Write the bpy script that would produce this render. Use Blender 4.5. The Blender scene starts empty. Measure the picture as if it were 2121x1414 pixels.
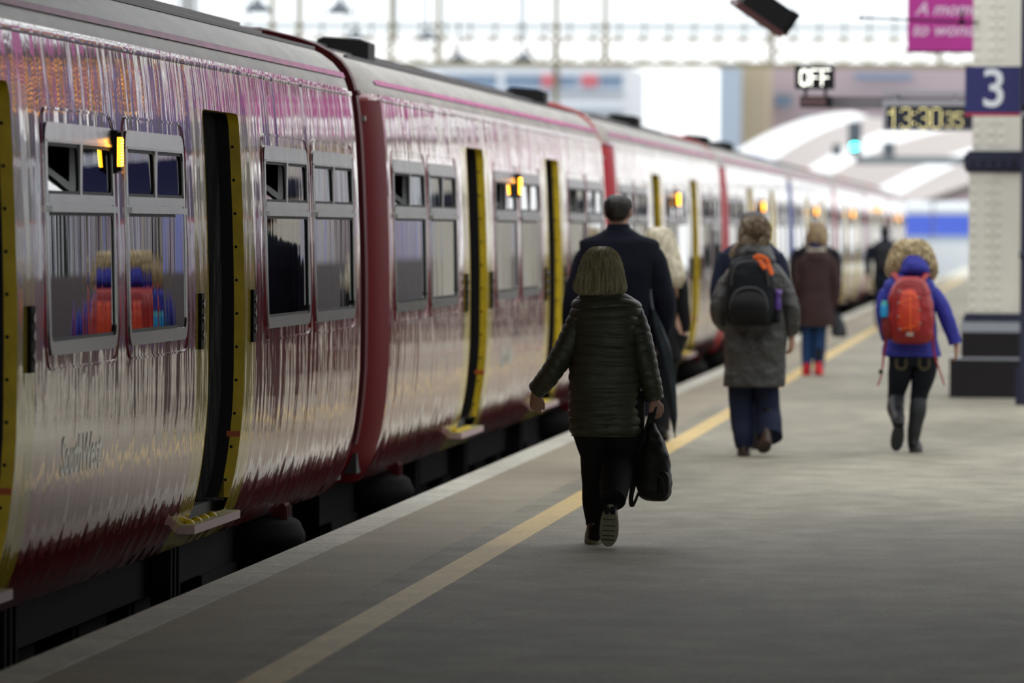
import bpy, math, random
from mathutils import Vector, Matrix, noise
random.seed(7)
S = bpy.context.scene
C = S.collection
R = math.radians
PI = math.pi

# ------------------------------------------------------------------ camera, sky, exposure
YAW, PITCH, ROLL, FPX, CAMH = 0.0893430, -0.0192451, 0.0064106, 12311.0, 1.65
c_, s_ = math.cos(YAW), math.sin(YAW)
FWD = Vector((-s_*math.cos(PITCH), c_*math.cos(PITCH), math.sin(PITCH)))
RT0 = Vector((c_, s_, 0)); UP0 = RT0.cross(FWD)
RT = math.cos(ROLL)*RT0 + math.sin(ROLL)*UP0
UP = -math.sin(ROLL)*RT0 + math.cos(ROLL)*UP0
cam = bpy.data.cameras.new('camera')
camo = bpy.data.objects.new('camera', cam); C.objects.link(camo)
camo.matrix_world = Matrix(((RT.x, UP.x, -FWD.x, 0), (RT.y, UP.y, -FWD.y, 0), (RT.z, UP.z, -FWD.z, CAMH), (0, 0, 0, 1)))
cam.sensor_width = 36; cam.lens = FPX/2121*36
cam.clip_start = .5; cam.clip_end = 3000
cam.dof.use_dof = True; cam.dof.focus_distance = 29.3; cam.dof.aperture_fstop = 3.4
S.camera = camo

world = bpy.data.worlds.new('overcast'); S.world = world; world.use_nodes = True
wn = world.node_tree.nodes; wn.clear()
bg = wn.new('ShaderNodeBackground'); wo = wn.new('ShaderNodeOutputWorld')
bg.inputs[0].default_value = (.965, .985, 1, 1); bg.inputs[1].default_value = 1.42
world.node_tree.links.new(bg.outputs[0], wo.inputs[0])
S.view_settings.view_transform = 'Standard'; S.view_settings.look = 'None'
S.view_settings.gamma = 1; S.view_settings.use_curve_mapping = False
S.view_settings.exposure = 0.25

def W(px, py, Y):
    """the world point at depth Y seen at a photograph pixel"""
    d = FWD*FPX + RT*(px-1060.5) + UP*(707-py)
    t = Y/d.y
    return Vector((d.x*t, Y, CAMH+d.z*t))

# ------------------------------------------------------------------ materials
def mat(name, col, rough=.5, metal=0., coat=0., spec=.5, emis=None, estr=0., bump=None, var=None, coatr=.03):
    """bump=(scale, strength, (sx,sy,sz)); var=(scale, amount) multiplies the colour by noise"""
    m = bpy.data.materials.new(name); m.use_nodes = True
    nt = m.node_tree; n = nt.nodes; p = n['Principled BSDF']
    p.inputs['Base Color'].default_value = (*col, 1); p.inputs['Roughness'].default_value = rough
    p.inputs['Metallic'].default_value = metal; p.inputs['Coat Weight'].default_value = coat
    p.inputs['Coat Roughness'].default_value = coatr; p.inputs['Specular IOR Level'].default_value = spec
    if emis: p.inputs['Emission Color'].default_value = (*emis, 1); p.inputs['Emission Strength'].default_value = estr
    tc = n.new('ShaderNodeTexCoord')
    if var:
        nz = n.new('ShaderNodeTexNoise'); nz.inputs['Scale'].default_value = var[0]; nz.inputs['Detail'].default_value = 6
        mp = n.new('ShaderNodeMapping'); mp.inputs['Scale'].default_value = var[2] if len(var) > 2 else (1, 1, 1)
        nt.links.new(tc.outputs['Object'], mp.inputs[0]); nt.links.new(mp.outputs[0], nz.inputs['Vector'])
        mr = n.new('ShaderNodeMapRange'); mr.inputs[1].default_value = .3; mr.inputs[2].default_value = .7
        mr.inputs[3].default_value = 1-var[1]; mr.inputs[4].default_value = 1+var[1]
        nt.links.new(nz.outputs[0], mr.inputs[0])
        mx = n.new('ShaderNodeMix'); mx.data_type = 'RGBA'; mx.blend_type = 'MULTIPLY'; mx.inputs[0].default_value = 1
        mx.inputs[6].default_value = (*col, 1); nt.links.new(mr.outputs[0], mx.inputs[7]); nt.links.new(mx.outputs[2], p.inputs['Base Color'])
    if bump:
        nz = n.new('ShaderNodeTexNoise'); nz.inputs['Scale'].default_value = bump[0]; nz.inputs['Detail'].default_value = 3
        mp = n.new('ShaderNodeMapping'); mp.inputs['Scale'].default_value = bump[2] if len(bump) > 2 else (1, 1, 1)
        nt.links.new(tc.outputs['Object'], mp.inputs[0]); nt.links.new(mp.outputs[0], nz.inputs['Vector'])
        b = n.new('ShaderNodeBump'); b.inputs['Strength'].default_value = 1; b.inputs['Distance'].default_value = bump[1]
        nt.links.new(nz.outputs[0], b.inputs['Height']); nt.links.new(b.outputs[0], p.inputs['Normal'])
        if coat: nt.links.new(b.outputs[0], p.inputs['Coat Normal'])
    return m

def s2l(r, g, b):
    return tuple((v/255/12.92 if v/255 <= .04045 else ((v/255+.055)/1.055)**2.4) for v in (r, g, b))

def body_paint(name, col, coat=1., sil=0.):
    """glossy carriage enamel over wavy sheet metal: vertical ripples"""
    m = bpy.data.materials.new(name); m.use_nodes = True
    nt = m.node_tree; n = nt.nodes; p = n['Principled BSDF']
    p.inputs['Base Color'].default_value = (*col, 1); p.inputs['Roughness'].default_value = .16
    p.inputs['Specular IOR Level'].default_value = .12
    p.inputs['Coat Weight'].default_value = coat; p.inputs['Coat Roughness'].default_value = .012; p.inputs['Coat IOR'].default_value = 1.62
    tc = n.new('ShaderNodeTexCoord'); hs = []
    for sc, amp in (((1, 1.1, .16), .0022), ((1, 5.0, .7), .0015), ((1, 17, 2.2), .00022)):
        mp = n.new('ShaderNodeMapping'); mp.inputs['Scale'].default_value = sc
        nz = n.new('ShaderNodeTexNoise'); nz.inputs['Scale'].default_value = 1.; nz.inputs['Detail'].default_value = 1.5
        mu = n.new('ShaderNodeMath'); mu.operation = 'MULTIPLY'; mu.inputs[1].default_value = amp
        nt.links.new(tc.outputs['Object'], mp.inputs[0]); nt.links.new(mp.outputs[0], nz.inputs['Vector']); nt.links.new(nz.outputs[0], mu.inputs[0])
        hs.append(mu)
    a = n.new('ShaderNodeMath'); a.operation = 'ADD'; b2 = n.new('ShaderNodeMath'); b2.operation = 'ADD'
    nt.links.new(hs[0].outputs[0], a.inputs[0]); nt.links.new(hs[1].outputs[0], a.inputs[1])
    nt.links.new(a.outputs[0], b2.inputs[0]); nt.links.new(hs[2].outputs[0], b2.inputs[1])
    b = n.new('ShaderNodeBump'); b.inputs['Distance'].default_value = BUMPK; b.inputs['Strength'].default_value = 1
    nt.links.new(b2.outputs[0], b.inputs['Height'])
    nt.links.new(b.outputs[0], p.inputs['Normal']); nt.links.new(b.outputs[0], p.inputs['Coat Normal'])
    return m

BUMPK = 4.0
M = {}
M['red'] = body_paint('crimson_enamel', (.24, .010, .022))
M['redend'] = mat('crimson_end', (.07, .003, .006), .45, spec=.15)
M['redtaper'] = mat('crimson_corner_dark_reflection', (.115, .004, .008), .5, spec=.06)  # same enamel as the sides, darkened here to imitate its dark reflection
M['redend2'] = mat('scarlet_end', (.40, .01, .02), .4, spec=.2)
M['blueend'] = mat('blue_end', (.02, .06, .30), .4, spec=.2)
M['yellowband'] = body_paint('door_surround_yellow', (.50, .38, .03), .7)
M['yellow'] = mat('door_yellow', (.68, .48, .012), .45, var=(9, .18))
M['roof'] = mat('roof_paint', (.31, .285, .25), .42, bump=(1, .004, (2, 5, 2)), var=(3, .3, (3, .6, 3)))
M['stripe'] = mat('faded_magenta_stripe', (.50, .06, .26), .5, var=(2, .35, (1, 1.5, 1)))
M['roofduct'] = mat('roof_rubber', (.075, .075, .078), .5, var=(2, .2))
M['black'] = mat('black_rubber', (.007, .007, .008), .6, spec=.2)
M['dark'] = mat('dark_metal', (.006, .006, .006), .8, spec=.15, var=(6, .3))
M['bogie'] = mat('bogie_grime', (.009, .008, .0075), .85, spec=.15, var=(8, .4))
M['tyre'] = mat('wheel_steel', (.030, .029, .027), .7, spec=.3)
M['alu'] = mat('window_aluminium', (.30, .31, .30), .24, metal=.9, bump=(1, .004, (1, 4, 2)))
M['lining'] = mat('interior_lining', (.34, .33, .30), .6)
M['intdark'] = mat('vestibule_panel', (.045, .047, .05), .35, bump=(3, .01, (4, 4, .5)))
M['seat'] = mat('seat_moquette', (.012, .014, .03), .9)
M['floorin'] = mat('carriage_floor', (.05, .05, .05), .8)
M['stepboard'] = mat('step_tread', (.34, .30, .12), .8, var=(25, .2))
M['stepedge'] = mat('step_edge', (.45, .33, .33), .7)
M['amber'] = mat('amber_lamp', (1, .45, .02), .4, emis=(1, .42, .02), estr=20)
M['amberlens'] = mat('amber_lens', (.8, .3, .01), .2, emis=(1, .35, .01), estr=5)
M['text'] = body_paint('livery_lettering', (.60, .72, .72))
M['orange_line'] = mat('orange_line', (.5, .1, .015), .4)

def glass(name, tint, refl=1.0, ior=1.6):
    m = bpy.data.materials.new(name); m.use_nodes = True; nt = m.node_tree; n = nt.nodes; n.clear()
    o = n.new('ShaderNodeOutputMaterial'); t = n.new('ShaderNodeBsdfTransparent'); g = n.new('ShaderNodeBsdfGlossy')
    f = n.new('ShaderNodeFresnel'); mx = n.new('ShaderNodeMixShader')
    t.inputs[0].default_value = (*tint, 1); g.inputs['Roughness'].default_value = .01; g.inputs[0].default_value = (refl, refl, refl, 1)
    f.inputs[0].default_value = ior
    tc = n.new('ShaderNodeTexCoord'); mp = n.new('ShaderNodeMapping'); mp.inputs['Scale'].default_value = (1, 5, .35)
    nz = n.new('ShaderNodeTexNoise'); nz.inputs['Scale'].default_value = 1; b = n.new('ShaderNodeBump'); b.inputs['Distance'].default_value = .0005
    nt.links.new(tc.outputs['Object'], mp.inputs[0]); nt.links.new(mp.outputs[0], nz.inputs['Vector']); nt.links.new(nz.outputs[0], b.inputs['Height'])
    nt.links.new(b.outputs[0], g.inputs['Normal'])
    nt.links.new(f.outputs[0], mx.inputs[0]); nt.links.new(t.outputs[0], mx.inputs[1]); nt.links.new(g.outputs[0], mx.inputs[2])
    nt.links.new(mx.outputs[0], o.inputs[0]); return m
M['glass'] = glass('window_glass', (.42, .45, .45), 1., 2.7)

# ------------------------------------------------------------------ mesh helpers
class MB:
    def __init__(s): s.v = []; s.f = []; s.mi = []; s.m = 0; s.n = None
    def add(s, vs, fs):
        o = len(s.v); s.v += [tuple(v) for v in vs]; s.f += [tuple(i+o for i in f) for f in fs]; s.mi += [s.m]*len(fs)
    def box(s, a, b, mtx=None):
        x0, y0, z0 = a; x1, y1, z1 = b
        vs = [Vector(p) for p in ((x0,y0,z0),(x1,y0,z0),(x1,y1,z0),(x0,y1,z0),(x0,y0,z1),(x1,y0,z1),(x1,y1,z1),(x0,y1,z1))]
        if mtx: vs = [mtx @ v for v in vs]
        s.add(vs, [(0,3,2,1),(4,5,6,7),(0,1,5,4),(1,2,6,5),(2,3,7,6),(3,0,4,7)])
    def rings(s, rs, cap=True, closed=True):
        n = len(rs[0]); vs = [p for r in rs for p in r]; fs = []
        for i in range(len(rs)-1):
            for j in range(n if closed else n-1):
                k = (j+1) % n; fs.append((i*n+j, i*n+k, (i+1)*n+k, (i+1)*n+j))
        if cap:
            fs.append(tuple(range(n))[::-1]); fs.append(tuple((len(rs)-1)*n+j for j in range(n)))
        s.add(vs, fs)
    def cyl(s, a, b, r, r2=None, n=16, cap=True):
        s.tube([a, b], [r, r if r2 is None else r2], n=n, sub=1)
    def tube(s, pts, rad, n=14, sub=4, flat=None, mod=None, up=None, endcap=0):
        """flat: (kx, ky) section scaling; rad: list; mod(arclen, angle)->factor; endcap>0 rounds the ends"""
        pts = [Vector(p) for p in pts]
        P, Q = [], []
        if sub > 1 and len(pts) > 2:
            for i in range(len(pts)-1):
                p0 = pts[max(i-1, 0)]; p1 = pts[i]; p2 = pts[i+1]; p3 = pts[min(i+2, len(pts)-1)]
                for k in range(sub):
                    t = k/sub
                    P.append(.5*((2*p1)+(p2-p0)*t+(2*p0-5*p1+4*p2-p3)*t*t+(3*p1-p0-3*p2+p3)*t**3))
                    u = t*t*(3-2*t); Q.append(rad[i]*(1-u)+rad[i+1]*u)
            P.append(pts[-1]); Q.append(rad[-1])
        elif sub > 1:
            for k in range(sub+1):
                t = k/sub; P.append(pts[0].lerp(pts[1], t)); Q.append(rad[0]*(1-t)+rad[1]*t)
        else: P, Q = pts, list(rad)
        rs = []; L = 0; d0 = (P[1]-P[0]).normalized()
        ref = Vector(up) if up else (Vector((0, 1, 0)) if abs(d0.y) < .9 else Vector((1, 0, 0)))
        for i, p in enumerate(P):
            d = (P[min(i+1, len(P)-1)]-P[max(i-1, 0)])
            d = d.normalized() if d.length > 1e-9 else d0
            ref = (ref-d*ref.dot(d)).normalized(); side = ref.cross(d)
            if i: L += (P[i]-P[i-1]).length
            r = []
            for j in range(n):
                a = 2*PI*j/n; q = Q[i]*(mod(L, a) if mod else 1)
                kx, ky = flat if flat else (1, 1)
                r.append(p+side*math.cos(a)*q*kx+ref*math.sin(a)*q*ky)
            rs.append(r)
        if endcap:
            for end in (0, 1):
                base = rs[0] if end == 0 else rs[-1]; c = P[0] if end == 0 else P[-1]
                dd = (P[0]-P[1]).normalized() if end == 0 else (P[-1]-P[-2]).normalized()
                q = (Q[0] if end == 0 else Q[-1])*endcap; ex = []
                for t in (.35, .65, .87, .98):
                    ex.append([c+(b-c)*math.sqrt(1-t*t)+dd*q*t for b in base])
                rs = (ex[::-1]+rs) if end == 0 else (rs+ex)
        s.rings(rs)
    def ell(s, c, r, nu=20, nv=12, mtx=None, pw=1.):
        c = Vector(c); rs = []
        f = lambda t: math.copysign(abs(t)**pw, t)
        for i in range(1, nv):
            a = PI*i/nv-PI/2; ring = []
            for j in range(nu):
                b = 2*PI*j/nu
                v = Vector((r[0]*f(math.cos(a))*f(math.cos(b)), r[1]*f(math.cos(a))*f(math.sin(b)), r[2]*f(math.sin(a))))
                ring.append(c+(mtx @ v if mtx else v))
            rs.append(ring)
        s.rings(rs)
    def ring_plate(s, outer, inner, depth):
        """flat frame in a plane: two equal length outlines, and a depth vector"""
        n = len(outer); d = Vector(depth)
        vs = [Vector(p) for p in outer]+[Vector(p) for p in inner]+[Vector(p)+d for p in outer]+[Vector(p)+d for p in inner]
        fs = []
        for j in range(n):
            k = (j+1) % n
            fs += [(j, k, n+k, n+j), (2*n+j, 3*n+j, 3*n+k, 2*n+k), (j, 2*n+j, 2*n+k, k), (n+j, n+k, 3*n+k, 3*n+j)]
        s.add(vs, fs)
    def build(s, name, mats, parent=None, smooth=True, ang=40):
        me = bpy.data.meshes.new(name); me.from_pydata(s.v, [], s.f)
        mats = mats if isinstance(mats, (list, tuple)) else [mats]
        for m in mats: me.materials.append(m)
        if len(mats) > 1: me.polygons.foreach_set('material_index', s.mi)
        if smooth:
            me.shade_smooth() if hasattr(me, 'shade_smooth') else None
            try: me.set_sharp_from_angle(angle=R(ang))
            except Exception: pass
        me.update()
        if s.n: me.normals_split_custom_set_from_vertices(s.n)
        o = bpy.data.objects.new(name, me); C.objects.link(o)
        if parent: o.parent = parent
        return o

def empty(name, loc=(0, 0, 0), rz=0):
    o = bpy.data.objects.new(name, None); C.objects.link(o); o.location = loc; o.rotation_euler = (0, 0, rz); o.empty_display_size = .2
    return o
def tag(o, label=None, cat=None, group=None, kind=None):
    if label: o['label'] = label
    if cat: o['category'] = cat
    if group: o['group'] = group
    if kind: o['kind'] = kind
    return o
def struct(o): o['kind'] = 'structure'; return o
def text_obj(body, name, size, mtx, m, parent=None, ext=.002, bold=0., shear=0., align='CENTER', space=1.):
    cu = bpy.data.curves.new(name, 'FONT'); cu.body = body; cu.size = size; cu.extrude = ext; cu.offset = bold; cu.shear = shear
    cu.align_x = align; cu.align_y = 'CENTER'; cu.space_character = space
    cu.materials.append(m); o = bpy.data.objects.new(name, cu); C.objects.link(o)
    dg = bpy.context.evaluated_depsgraph_get(); me = bpy.data.meshes.new_from_object(o.evaluated_get(dg))
    bpy.data.objects.remove(o); me.name = name; o = bpy.data.objects.new(name, me); C.objects.link(o)
    if parent: o.parent = parent
    o.matrix_local = mtx; return o
def rrect(x0, x1, z0, z1, r, n=6):
    pts = []
    for cx, cz, a0 in ((x1-r, z1-r, 0), (x0+r, z1-r, 90), (x0+r, z0+r, 180), (x1-r, z0+r, 270)):
        for k in range(n+1):
            a = R(a0+90*k/n); pts.append((cx+r*math.cos(a), cz+r*math.sin(a)))
    return pts
def add_mod_noise(vs, amp, freq, seed=0):
    out = []
    for v in vs:
        v = Vector(v); q = v*freq+Vector((seed, seed*1.7, 0))
        out.append(v+Vector((noise.noise(q), noise.noise(q+Vector((31, 0, 0))), noise.noise(q+Vector((0, 57, 0)))*.4))*amp)
    return out


# ------------------------------------------------------------------ the train
TX = 4.07                     # lateral distance of the platform side of the train
PROF = [(.06,.19),(.10,.155),(.15,.125),(.20,.10),(.26,.078),(.33,.058),(.40,.043),(.48,.030),(.57,.019),(.68,.009),(.80,.002),(.95,0),(1.13,0),
        (1.20,0),(1.32,.001),(1.46,.004),(1.60,.008),(1.717,.0125),(1.85,.018),(1.98,.024),(2.05,.028),(2.147,.034),(2.217,.040),(2.32,.050),(2.42,.064)]
ROOFP = [(.064,2.42),(.060,2.435),(.064,2.452),(.085,2.452),(.088,2.47),(.105,2.52),(.135,2.575),(.18,2.628),(.25,2.68),(.35,2.727),(.50,2.772),(.70,2.812),(.95,2.838),(1.2,2.848),(1.41,2.85)]
HALF, FLAT = 9.63, 9.06
def poff(z):
    for (z0, a), (z1, b) in zip(PROF, PROF[1:]):
        if z0 <= z <= z1: return a+(b-a)*(z-z0)/(z1-z0)
    return PROF[0][1] if z < PROF[0][0] else PROF[-1][1]
def pslope(z): return (poff(min(z+.05, 2.42))-poff(max(z-.05, .06)))/(min(z+.05, 2.42)-max(z-.05, .06))
def taper(y):
    t = max(0, (abs(y)-FLAT)/(HALF-FLAT)); return .13*t*t*t
WINS = [(-8.88,-7.0),(-6.72,-4.92),(-1.95,-.19),(.19,1.95),(4.92,6.72),(7.0,8.88)]
DOORS = [(-4.02,-2.72),(2.72,4.02)]
WZ0, WZ1, DZ0, DZ1, RR = 1.13, 2.05, .20, 2.217, .07
def side_panel(mb, nrm, inset=0., hw=True, bands=True, sgn=1, ymax=HALF):
    """carriage side, local x: 0 at the platform face and negative into the carriage; sgn=-1 is the far side"""
    def pt(y, z):
        x = -(poff(z)+taper(y)+inset)
        return (x, y, z) if sgn > 0 else (-2.82-x, y, z)
    def nv(y, z):
        ty = (taper(min(abs(y)+.02, HALF))-taper(max(abs(y)-.02, 0)))/.04*(1 if y > 0 else -1)
        v = Vector((1, ty, pslope(z))).normalized()
        if sgn < 0: v.x = -v.x
        if inset: v = -v
        return v
    ys = {-ymax, ymax}
    for a, b in WINS+DOORS: ys |= {a, a+RR, b-RR, b}
    for a, b in DOORS: ys |= {a-.43, b+.43}
    for k in range(1, 9):
        t = FLAT+(ymax-FLAT)*k/8
        if t < ymax: ys |= {t, -t}
    ys |= {FLAT, -FLAT}
    for k in range(-8, 9): ys.add(k+.011)
    ys = sorted(ys); zs = [z for z, _ in PROF]
    vid = {}
    def V(y, z):
        k = (round(y, 5), round(z, 5))
        if k not in vid:
            vid[k] = len(mb.v); mb.v.append(pt(y, z)); nrm.append(nv(y, z))
        return vid[k]
    def F(l, m):
        if (sgn < 0) != (inset > 0): l = l[::-1]
        mb.f.append(tuple(l)); mb.mi.append(m)
    for y0, y1 in zip(ys, ys[1:]):
        for z0, z1 in zip(zs, zs[1:]):
            ym, zm = (y0+y1)/2, (z0+z1)/2; m = 0; hole = None
            for h in WINS:
                if h[0] < ym < h[1] and WZ0 < zm < WZ1: hole = (h[0], h[1], WZ0, WZ1)
            for h in DOORS:
                if h[0] < ym < h[1] and DZ0 < zm < DZ1: hole = (h[0], h[1], -1, DZ1)
                if h[0]-.43 < ym < h[1]+.43 and zm < DZ1+.0 and bands: m = 1
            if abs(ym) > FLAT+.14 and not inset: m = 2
            if hole is None or not hw:
                F([V(y0, z0), V(y1, z0), V(y1, z1), V(y0, z1)], m); continue
            ly = ym < hole[0]+RR; ry = ym > hole[1]-RR; lz = zm < hole[2]+RR; hz = zm > hole[3]-RR
            if (ly or ry) and (lz or hz):
                cy = y0 if ly else y1; cz = z0 if lz else z1          # the hole's corner
                oy = y1 if ly else y0; oz = z1 if lz else z0          # the arc's centre
                arc = []
                for k in range(6):
                    a = PI/2*k/5
                    arc.append((oy+(cy-oy)*math.cos(a), oz+(cz-oz)*math.sin(a)))
                for p, q in zip(arc, arc[1:]):
                    l = [V(cy, cz), V(*p), V(*q)]
                    ar = (p[0]-cy)*(q[1]-cz)-(q[0]-cy)*(p[1]-cz)
                    if ar < 0: l = l[::-1]
                    F(l, m)
def hole_outline(h, door=False, grow=0., n=6):
    if door: 
        x0, x1, z0, z1 = h[0]-grow, h[1]+grow, DZ0, DZ1+grow
        p = rrect(x0, x1, z0-1, z1, RR+grow, n)[:2*(n+1)]
        zz = [k for k, _ in PROF if z0 < k < z1-.08]
        return [(x1, z) for z in zz] + p + [(x0, z) for z in zz[::-1]]
    return rrect(h[0]-grow, h[1]+grow, WZ0-grow, WZ1+grow, RR+grow, n)
def onside(y, z, out=0., sgn=1):
    x = -(poff(z)+taper(y))+out
    return (x, y, z) if sgn > 0 else (-2.82-x, y, z)

def make_window(parent, h, openleft, sgn=1, tilt=0.):
    o = lambda y, z, d: onside(y, z, d, sgn)
    mb = MB()
    outer = [o(y, z, .008) for y, z in hole_outline(h, grow=.022)]
    inner = [o(y, z, .008) for y, z in rrect(h[0]+.022, h[1]-.022, WZ0+.035, WZ1-.05, .05, 6)]
    dx = -.05*sgn
    mb.ring_plate(outer, inner, (dx, 0, 0))
    def bar(y0, y1, z0, z1, d0, d1):
        a = o(y0, z0, d0); b = o(y1, z1, d1); 
        mb.box((min(a[0], b[0]), y0, z0), (max(a[0], b[0]), y1, z1))
    bar(h[0]+.02, h[1]-.02, 1.700, 1.728, -.045, .022)            # transom, double rail
    bar(h[0]+.02, h[1]-.02, 1.735, 1.775, -.045, .010)
    bar(h[0]+.02, h[1]-.02, 1.988, 2.00, -.045, .012)
    bar(h[0]+.02, h[1]-.02, 1.725, 1.735, -.045, .002)
    ym = (h[0]+h[1])/2
    bar(ym-.03, ym+.03, 1.77, 1.99, -.045, .012)
    f = mb.build('window_frame', M['alu'], parent, smooth=True)
    # dark rubber seals
    sb = MB()
    for (a, b, z0, z1) in ((h[0]+.022, h[1]-.022, WZ0+.035, 1.70), (h[0]+.022, ym-.03, 1.775, 1.988), (ym+.03, h[1]-.022, 1.775, 1.988)):
        sb.ring_plate([o(y, z, .0) for y, z in rrect(a, b, z0, z1, .03, 4)], [o(y, z, -.0) for y, z in rrect(a+.018, b-.018, z0+.014, z1-.014, .03, 4)], (-.012*sgn, 0, 0))
    sb.build('rubber_seal', M['black'], f)
    # panes
    p = MB(); p.add([o(y, z, -.007+tilt*(y-(h[0]+h[1])/2)) for y, z in ((h[0]+.03, 1.16), (h[1]-.03, 1.16), (h[1]-.03, 1.705), (h[0]+.03, 1.705))], [(0,1,2,3) if sgn > 0 else (3,2,1,0)])
    p.build('window_pane', M['glass'], f, smooth=False)
    for k, (a, b) in enumerate(((h[0]+.03, ym-.03), (ym+.03, h[1]-.03))):
        p = MB()
        if openleft and k == 0:      # hopper pane tipped into the carriage
            q = [Vector(o(y, z, -.018)) for y, z in ((a, 1.775), (b, 1.775), (b, 1.99), (a, 1.99))]
            q[2].x -= .10*sgn; q[3].x -= .10*sgn
        else: q = [o(y, z, -.007) for y, z in ((a, 1.77), (b, 1.77), (b, 1.99), (a, 1.99))]
        p.add(q, [(0,1,2,3) if sgn > 0 else (3,2,1,0)]); p.build('hopper_pane', M['glass'], f, smooth=False)

def make_carriage():
    root = empty('train_carriage')
    mb = MB(); nr = []
    side_panel(mb, nr); side_panel(mb, nr, sgn=-1)
    mb.n = nr
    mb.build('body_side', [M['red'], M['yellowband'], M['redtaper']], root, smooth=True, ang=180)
    mb = MB(); nr = []
    side_panel(mb, nr, inset=.09, bands=False); side_panel(mb, nr, inset=.09, bands=False, sgn=-1)
    mb.n = nr
    mb.build('interior_lining', M['lining'], root, ang=180)
    # roof
    def rp(k):
        d, z = ROOFP[k]; return d, z
    xs = [(-d, z) for d, z in ROOFP]+[(-2.82+d, z) for d, z in ROOFP[::-1][1:]]
    ys = [-HALF]+[-FLAT-.57*k/5 for k in (4,3,2,1)]+[-FLAT]+[y*1. for y in range(-8, 9)]+[FLAT]+[FLAT+.57*k/5 for k in (1,2,3,4)]+[HALF]
    mb = MB(); mb.rings([[( -1.41+(x+1.41)*(1-taper(y)/1.41), y, z) for x, z in xs] for y in ys], cap=False, closed=False)
    n = len(xs); mb.mi = [(1 if (k % (n-1)) < 4 or (k % (n-1)) > n-6 else 0) for k in range(len(mb.f))]
    mb.build('roof', [M['roof'], M['red']], root, ang=50)
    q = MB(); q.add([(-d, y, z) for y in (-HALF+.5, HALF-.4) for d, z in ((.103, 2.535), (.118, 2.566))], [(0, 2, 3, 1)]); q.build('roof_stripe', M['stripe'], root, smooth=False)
    q = MB()
    for d, z in ((.30, 2.712), (.62, 2.805)): q.box((-d-.012, -HALF+.5, z-.01), (-d+.012, HALF-.4, z+.008))
    q.build('roof_seam', M['roofduct'], root, smooth=False)
    mb = MB()
    for a, b in ((-.86,-.78),(-2.04,-1.96)): mb.box((a, -HALF+.1, 2.80), (b, HALF-.1, 2.875))
    mb.box((-1.9, -HALF+.1, 2.80), (-.92, HALF-.1, 2.868))
    for y in (-6.5, -3.3, 0., 3.3, 6.5): mb.box((-.95, y-.5, 2.85), (-1.85, y+.5, 2.90))
    mb.build('roof_duct', M['roofduct'], root, smooth=False)
    # end walls with the rubber rim
    out = [(-poff(z)-taper(HALF), z) for z, _ in PROF]+[(-d-taper(HALF)*max(0, 1-d), z) for d, z in ROOFP[1:]]
    full = out+[(-2.82-x, z) for x, z in out[::-1][1:]]
    for sy in (-1, 1):
        y = HALF*sy; mb = MB()
        mb.rings([[(x, y, z) for x, z in full], [(-1.41+(x+1.41)*.995, y+.03*sy, .06+(z-.06)*.998) for x, z in full]])
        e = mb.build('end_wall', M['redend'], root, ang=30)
        if sy > 0:
            g = MB(); g.box((-2.0, y, .15), (-.82, y+.36, 2.3)); g.build('gangway_bellows', M['black'], root, smooth=False); continue
        mb = MB()
        rim = [(x, z) for x, z in full if z > .3]
        mb.rings([[(-1.41+(x+1.41)*g, y+dy*sy, 1.2+(z-1.2)*g) for x, z in rim] for g, dy in ((1.0, -.12), (1.024, -.10), (1.030, -.02), (1.026, .07), (.985, .08), (.975, .05))], cap=False, closed=False)
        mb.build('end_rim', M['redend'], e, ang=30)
        g = MB(); g.box((-2.0, min(y, y+.36*sy), .15), (-.82, max(y, y+.36*sy), 2.3))
        g.build('gangway_bellows', M['black'], root, smooth=False)
    ol = MB(); ol.box((-2.62, -HALF-.034, .585), (-.2, -HALF-.03, .612)); ol.build('orange_stripe', M['orange_line'], root)
    # floor, partitions
    mb = MB(); mb.box((-2.66, -HALF+.05, .12), (-.16, HALF-.05, .245)); mb.build('floor_slab', M['floorin'], root, smooth=False)
    mb = MB(); mb.box((-2.70, -HALF+.05, 2.30), (-.12, HALF-.05, 2.33)); mb.build('ceiling_panel', M['lining'], root, smooth=False)
    for a, b in DOORS:
        for y in (a-.06, b+.0):
            mb = MB(); mb.box((-.95, y, .245), (-.10, y+.06, 2.3)); mb.box((-2.72, y, .245), (-1.87, y+.06, 2.3))
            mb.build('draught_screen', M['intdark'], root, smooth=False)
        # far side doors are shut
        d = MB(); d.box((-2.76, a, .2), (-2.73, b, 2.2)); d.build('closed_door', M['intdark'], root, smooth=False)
        # jambs of the open doorway: yellow then rubber
        oo = hole_outline((a, b), True, 0); n = len(oo)
        for nm, d0, d1, mt in (('door_jamb', .002, -.052, 'yellow'), ('door_seal', -.052, -.115, 'black')):
            k0, k1 = (0, .0) if nm == 'door_jamb' else (.0, .03)
            J = MB()
            o1 = [onside(y, z, d0) for y, z in oo]; o2 = [onside(y, z, d1) for y, z in hole_outline((a, b), True, -.006 if nm == 'door_seal' else 0)]
            J.rings([o1, o2, [onside(y, z, d1) for y, z in hole_outline((a, b), True, .03)]], cap=False, closed=False)
            jo = J.build(nm, M[mt], root, ang=60)
            if nm == 'door_jamb':
                rv = MB()
                for k in range(11):
                    z = .35+k*.17
                    p = Vector(onside(b-.001, z, -.038)); rv.cyl(p, p+Vector((0, -.004, 0)), .008, n=8)
                rv.build('rivet', M['black'], jo)
                st = MB(); p = onside(b, .585, 0); st.box((p[0]-.07, b-.004, .572), (p[0], b-.002, .60)); st.build('orange_mark', M['orange_line'], jo)
        lf = MB(); 
        lf.rings([[onside(y, z, -.135) for z in [q for q, _ in PROF if .2 <= q <= 2.2]] for y in (a+.02, a+.28)], cap=False, closed=False)
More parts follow.
